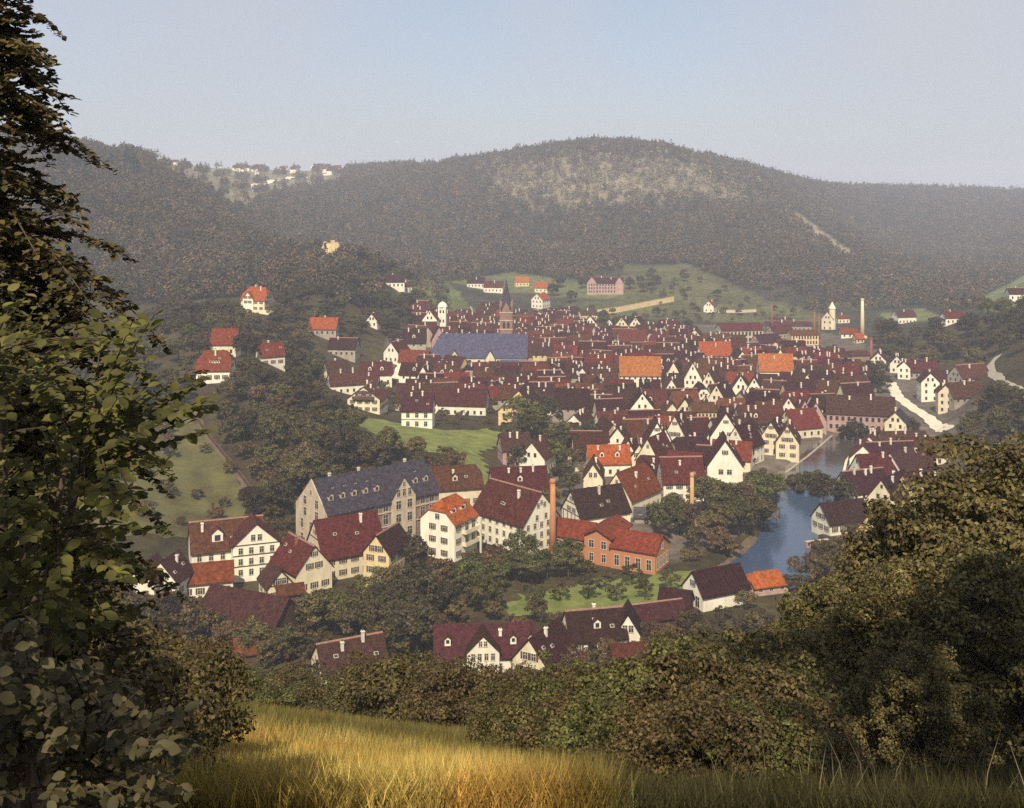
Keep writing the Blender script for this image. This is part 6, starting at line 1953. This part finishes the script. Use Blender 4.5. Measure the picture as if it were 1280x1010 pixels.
def near_beech():
    """tall young beech with layered, drooping sprays of rusty leaves"""
    D = 7.0; px = -34
    p = at(px, D)
    rng = np.random.default_rng(12)
    ztop = EYE + 3.2
    rt = root('beech_tree', p, 0, 'slender tree with layered rust-green leaf sprays reaching into the sky above the hazel', 'tree')
    m = MB()
    m.tube([(0, 0, -.3), (.05, 0, (ztop - p.z) * .4), (-.04, 0, (ztop - p.z) * .7), (0, 0, ztop - p.z)], [.12, .08, .05, .008], 8)
    link('trunk', m.mesh('trunk', M_BARK, True), rt)
    br = MB()
    C, N, T, S = [], [], [], []
    def prof(z):
        return float(np.interp(z, [-3, -1.6, -.8, -.5, -.15, .1, .35, .6, .76, .95, 1.22, 1.8, 2.6, 3.2], [1.4, 1.3, .90, .84, 1.10, .80, .72, .64, .80, .52, .42, .34, .26, .05]))
    z = EYE - 2.6
    while z < ztop - .05:
        r = prof(z - EYE)
        for j in range(int(rng.integers(6, 11))):
            a = rng.uniform(0, 2 * math.pi)
            rr = r * rng.uniform(.5, 1.12)
            h = Vector((math.cos(a), math.sin(a), 0))
            zz = z - p.z + rng.uniform(-.1, .1)
            lift = rng.uniform(-.15, .45)
            pts = [Vector((0, 0, zz)) + h * rr * t + Vector((rng.normal() * .012, rng.normal() * .012, rr * (lift * t - .55 * t ** 2.2))) for t in np.linspace(0, 1, 7)]
            br.tube(pts, list(np.linspace(.013, .0025, 7)), 5, cap=False)
            nt = max(4, int(rr * 15))
            for k in range(nt + 1):
                t = .22 + .78 * k / nt
                i = min(5, int(t * 6)); q = pts[i].lerp(pts[i + 1], t * 6 - i)
                dr = (pts[i + 1] - pts[i]).normalized()
                for s_ in ((-1, 1) if k < nt else (0,)):
                    if rng.random() < .18:
                        continue
                    tl = (.08 + .20 * (1 - t)) * rng.uniform(.6, 1.4)
                    side = Vector((-h.y, h.x, 0)) * s_
                    td = (dr * (.7 if s_ else 1) + side * .8 + Vector((0, 0, rng.normal() * .22 - .10))).normalized()
                    br.tube([q, q + td * tl], [.003, .0012], 3, cap=False)
                    nn = max(3, int(tl / .15 * 11))
                    for w_ in range(nn):
                        f_ = (w_ + .6) / nn
                        ax = (td * .6 + Vector((-td.y, td.x, 0)) * (1 if w_ % 2 else -1) * .7 + Vector((rng.normal() * .25, rng.normal() * .25, -.18 + rng.normal() * .2))).normalized()
                        sz = rng.uniform(.03, .058)
                        C.append(tuple(q + td * tl * f_ + ax * sz * .6)); T.append(tuple(ax)); S.append(sz)
                        N.append((rng.normal() * .38, rng.normal() * .38 - .1, .9 + rng.normal() * .2))
        z += .115
    mat = leafmat('beech leaves', (0.040, 0.035, 0.012), (0.11, 0.080, 0.024), (0.36, 0.30, 0.08), isl=.5, scale=4.0, ov=0, tr=.15)
    link('branch_frame', br.mesh('branch_frame', M_BARK), rt)
    link('foliage', leaf_mesh('foliage', np.array(C), np.array(N), np.array(S), LEAF_B, mat, rng, np.array(T)), rt)
near_beech()

# unseen trees added beside and behind the viewer to shade the near slope
species('hilltop_beech', 2, 21, 3.6, 3.2, 22, 60, .6, LM_OLIVE, .34)
species('hilltop_sapling', 1, 11.8, 1.7, 1.9, 20, 42, .34, LM_OLIVE, .1)
def added_shade_tree(kind, k, x, y, label):
    v = SPEC[kind][k]
    rt = root(kind, (x, y, EYE - 2.0 - .04 * y), 1.0, label, 'tree', 'unseen shade trees added behind the viewer')
    link('trunk', v[0], rt); link('crown', v[1], rt)
added_shade_tree('hilltop_beech', 0, 3.6, -4.5, 'tall unseen tree added on the hilltop to shade the near thicket')
added_shade_tree('hilltop_beech', 1, 10.2, -4.5, 'second unseen tree added on the hilltop to shade the frame edge thicket')
added_shade_tree('hilltop_sapling', 0, -3.5, -6.2, 'slim unseen tree added on the hilltop to shade the low shrub')

# ------------------------------------------------------------------ labels for what was planted and built in rows
ORD = ['', 'second ', 'third ', 'fourth ', 'fifth ', 'sixth ', 'seventh ', 'eighth ', 'ninth ', 'tenth ', 'eleventh ', 'twelfth ', 'thirteenth ', 'fourteenth ', 'fifteenth ']
_hy = at(500, 25); LM.append(('the hay meadow', _hy.x, _hy.y))
_hy = at(1225, 31); LM.append(('the great bush', _hy.x, _hy.y))
_hy = at(60, 6); LM.append(('the hazel', _hy.x, _hy.y))
ORD += ['sixteenth ', 'seventeenth ', 'eighteenth ', 'nineteenth ', 'twentieth ', 'twenty-first ', 'twenty-second ', 'twenty-third ', 'twenty-fourth ', 'twenty-fifth ', 'twenty-sixth ']
seen = {}
def where(x, y):
    b = min(LM, key=lambda q: (q[1] - x) ** 2 + ((q[2] - y) * .8) ** 2)
    dx, dy = x - b[1], y - b[2]
    if abs(dy) > abs(dx) * .9:
        return ('behind ' if dy > 0 else 'before ') + b[0], math.hypot(dx, dy)
    return 'beside ' + b[0] + (' on its river side' if dx > 0 else ' on its meadow side'), math.hypot(dx, dy)
todo = []
for rt, txt, x, y in AUTO:
    w, d = where(x, y); todo.append((d, rt, txt, w))
for rt, kind, x, y, g, lab in TREES:
    if lab is None:
        w, d = where(x, y)
        sc_ = rt.scale[0] / {'lawn_tree': 1.05}.get(kind, .95)
        size = 'small ' if sc_ < .86 else ('large ' if sc_ > 1.08 else '')
        todo.append((d, rt, size + TREE_WORD[kind], w))
for d, rt, txt, w in sorted(todo, key=lambda t: t[0]):
    k = seen.get((txt, w), 0); seen[(txt, w)] = k + 1
    l_ = (ORD[min(k, len(ORD) - 1)] + txt + ' ' + w).strip()
    if len(l_.split()) > 16:
        l_ = l_.replace(' on its river side', ' riverward').replace(' on its meadow side', ' meadowward')
    rt['label'] = ' '.join(l_.split()[:16])
for rt, x, y in ALL_HOUSES:
    if '_r' in rt.keys():
        del rt['_r']

# ------------------------------------------------------------------ air
def haze(density):
    m = bpy.data.materials.new('valley haze')
    m.use_nodes = True
    nt = m.node_tree
    for n_ in list(nt.nodes):
        nt.nodes.remove(n_)
    o = nt.nodes.new('ShaderNodeOutputMaterial')
    v = nt.nodes.new('ShaderNodeVolumePrincipled')
    v.inputs['Color'].default_value = (0.82, 0.86, 1.0, 1)
    v.inputs['Density'].default_value = density
    v.inputs['Anisotropy'].default_value = 0.0
    nt.links.new(v.outputs[0], o.inputs['Volume'])
    mb = MB()
    zmin = float(ZZ.min()) - 6
    zmax = max(float(ZZ.max()) + 40, EYE + 30)
    mb.box(-7000, 7000, -40, 5600, zmin, zmax)
    ob = link('haze', mb.mesh('haze', m))
    tag(ob, None, None, kind='stuff')
    print('haze', zmin, zmax)
import os
haze(0.00023)
print('objects', len(bpy.data.objects))
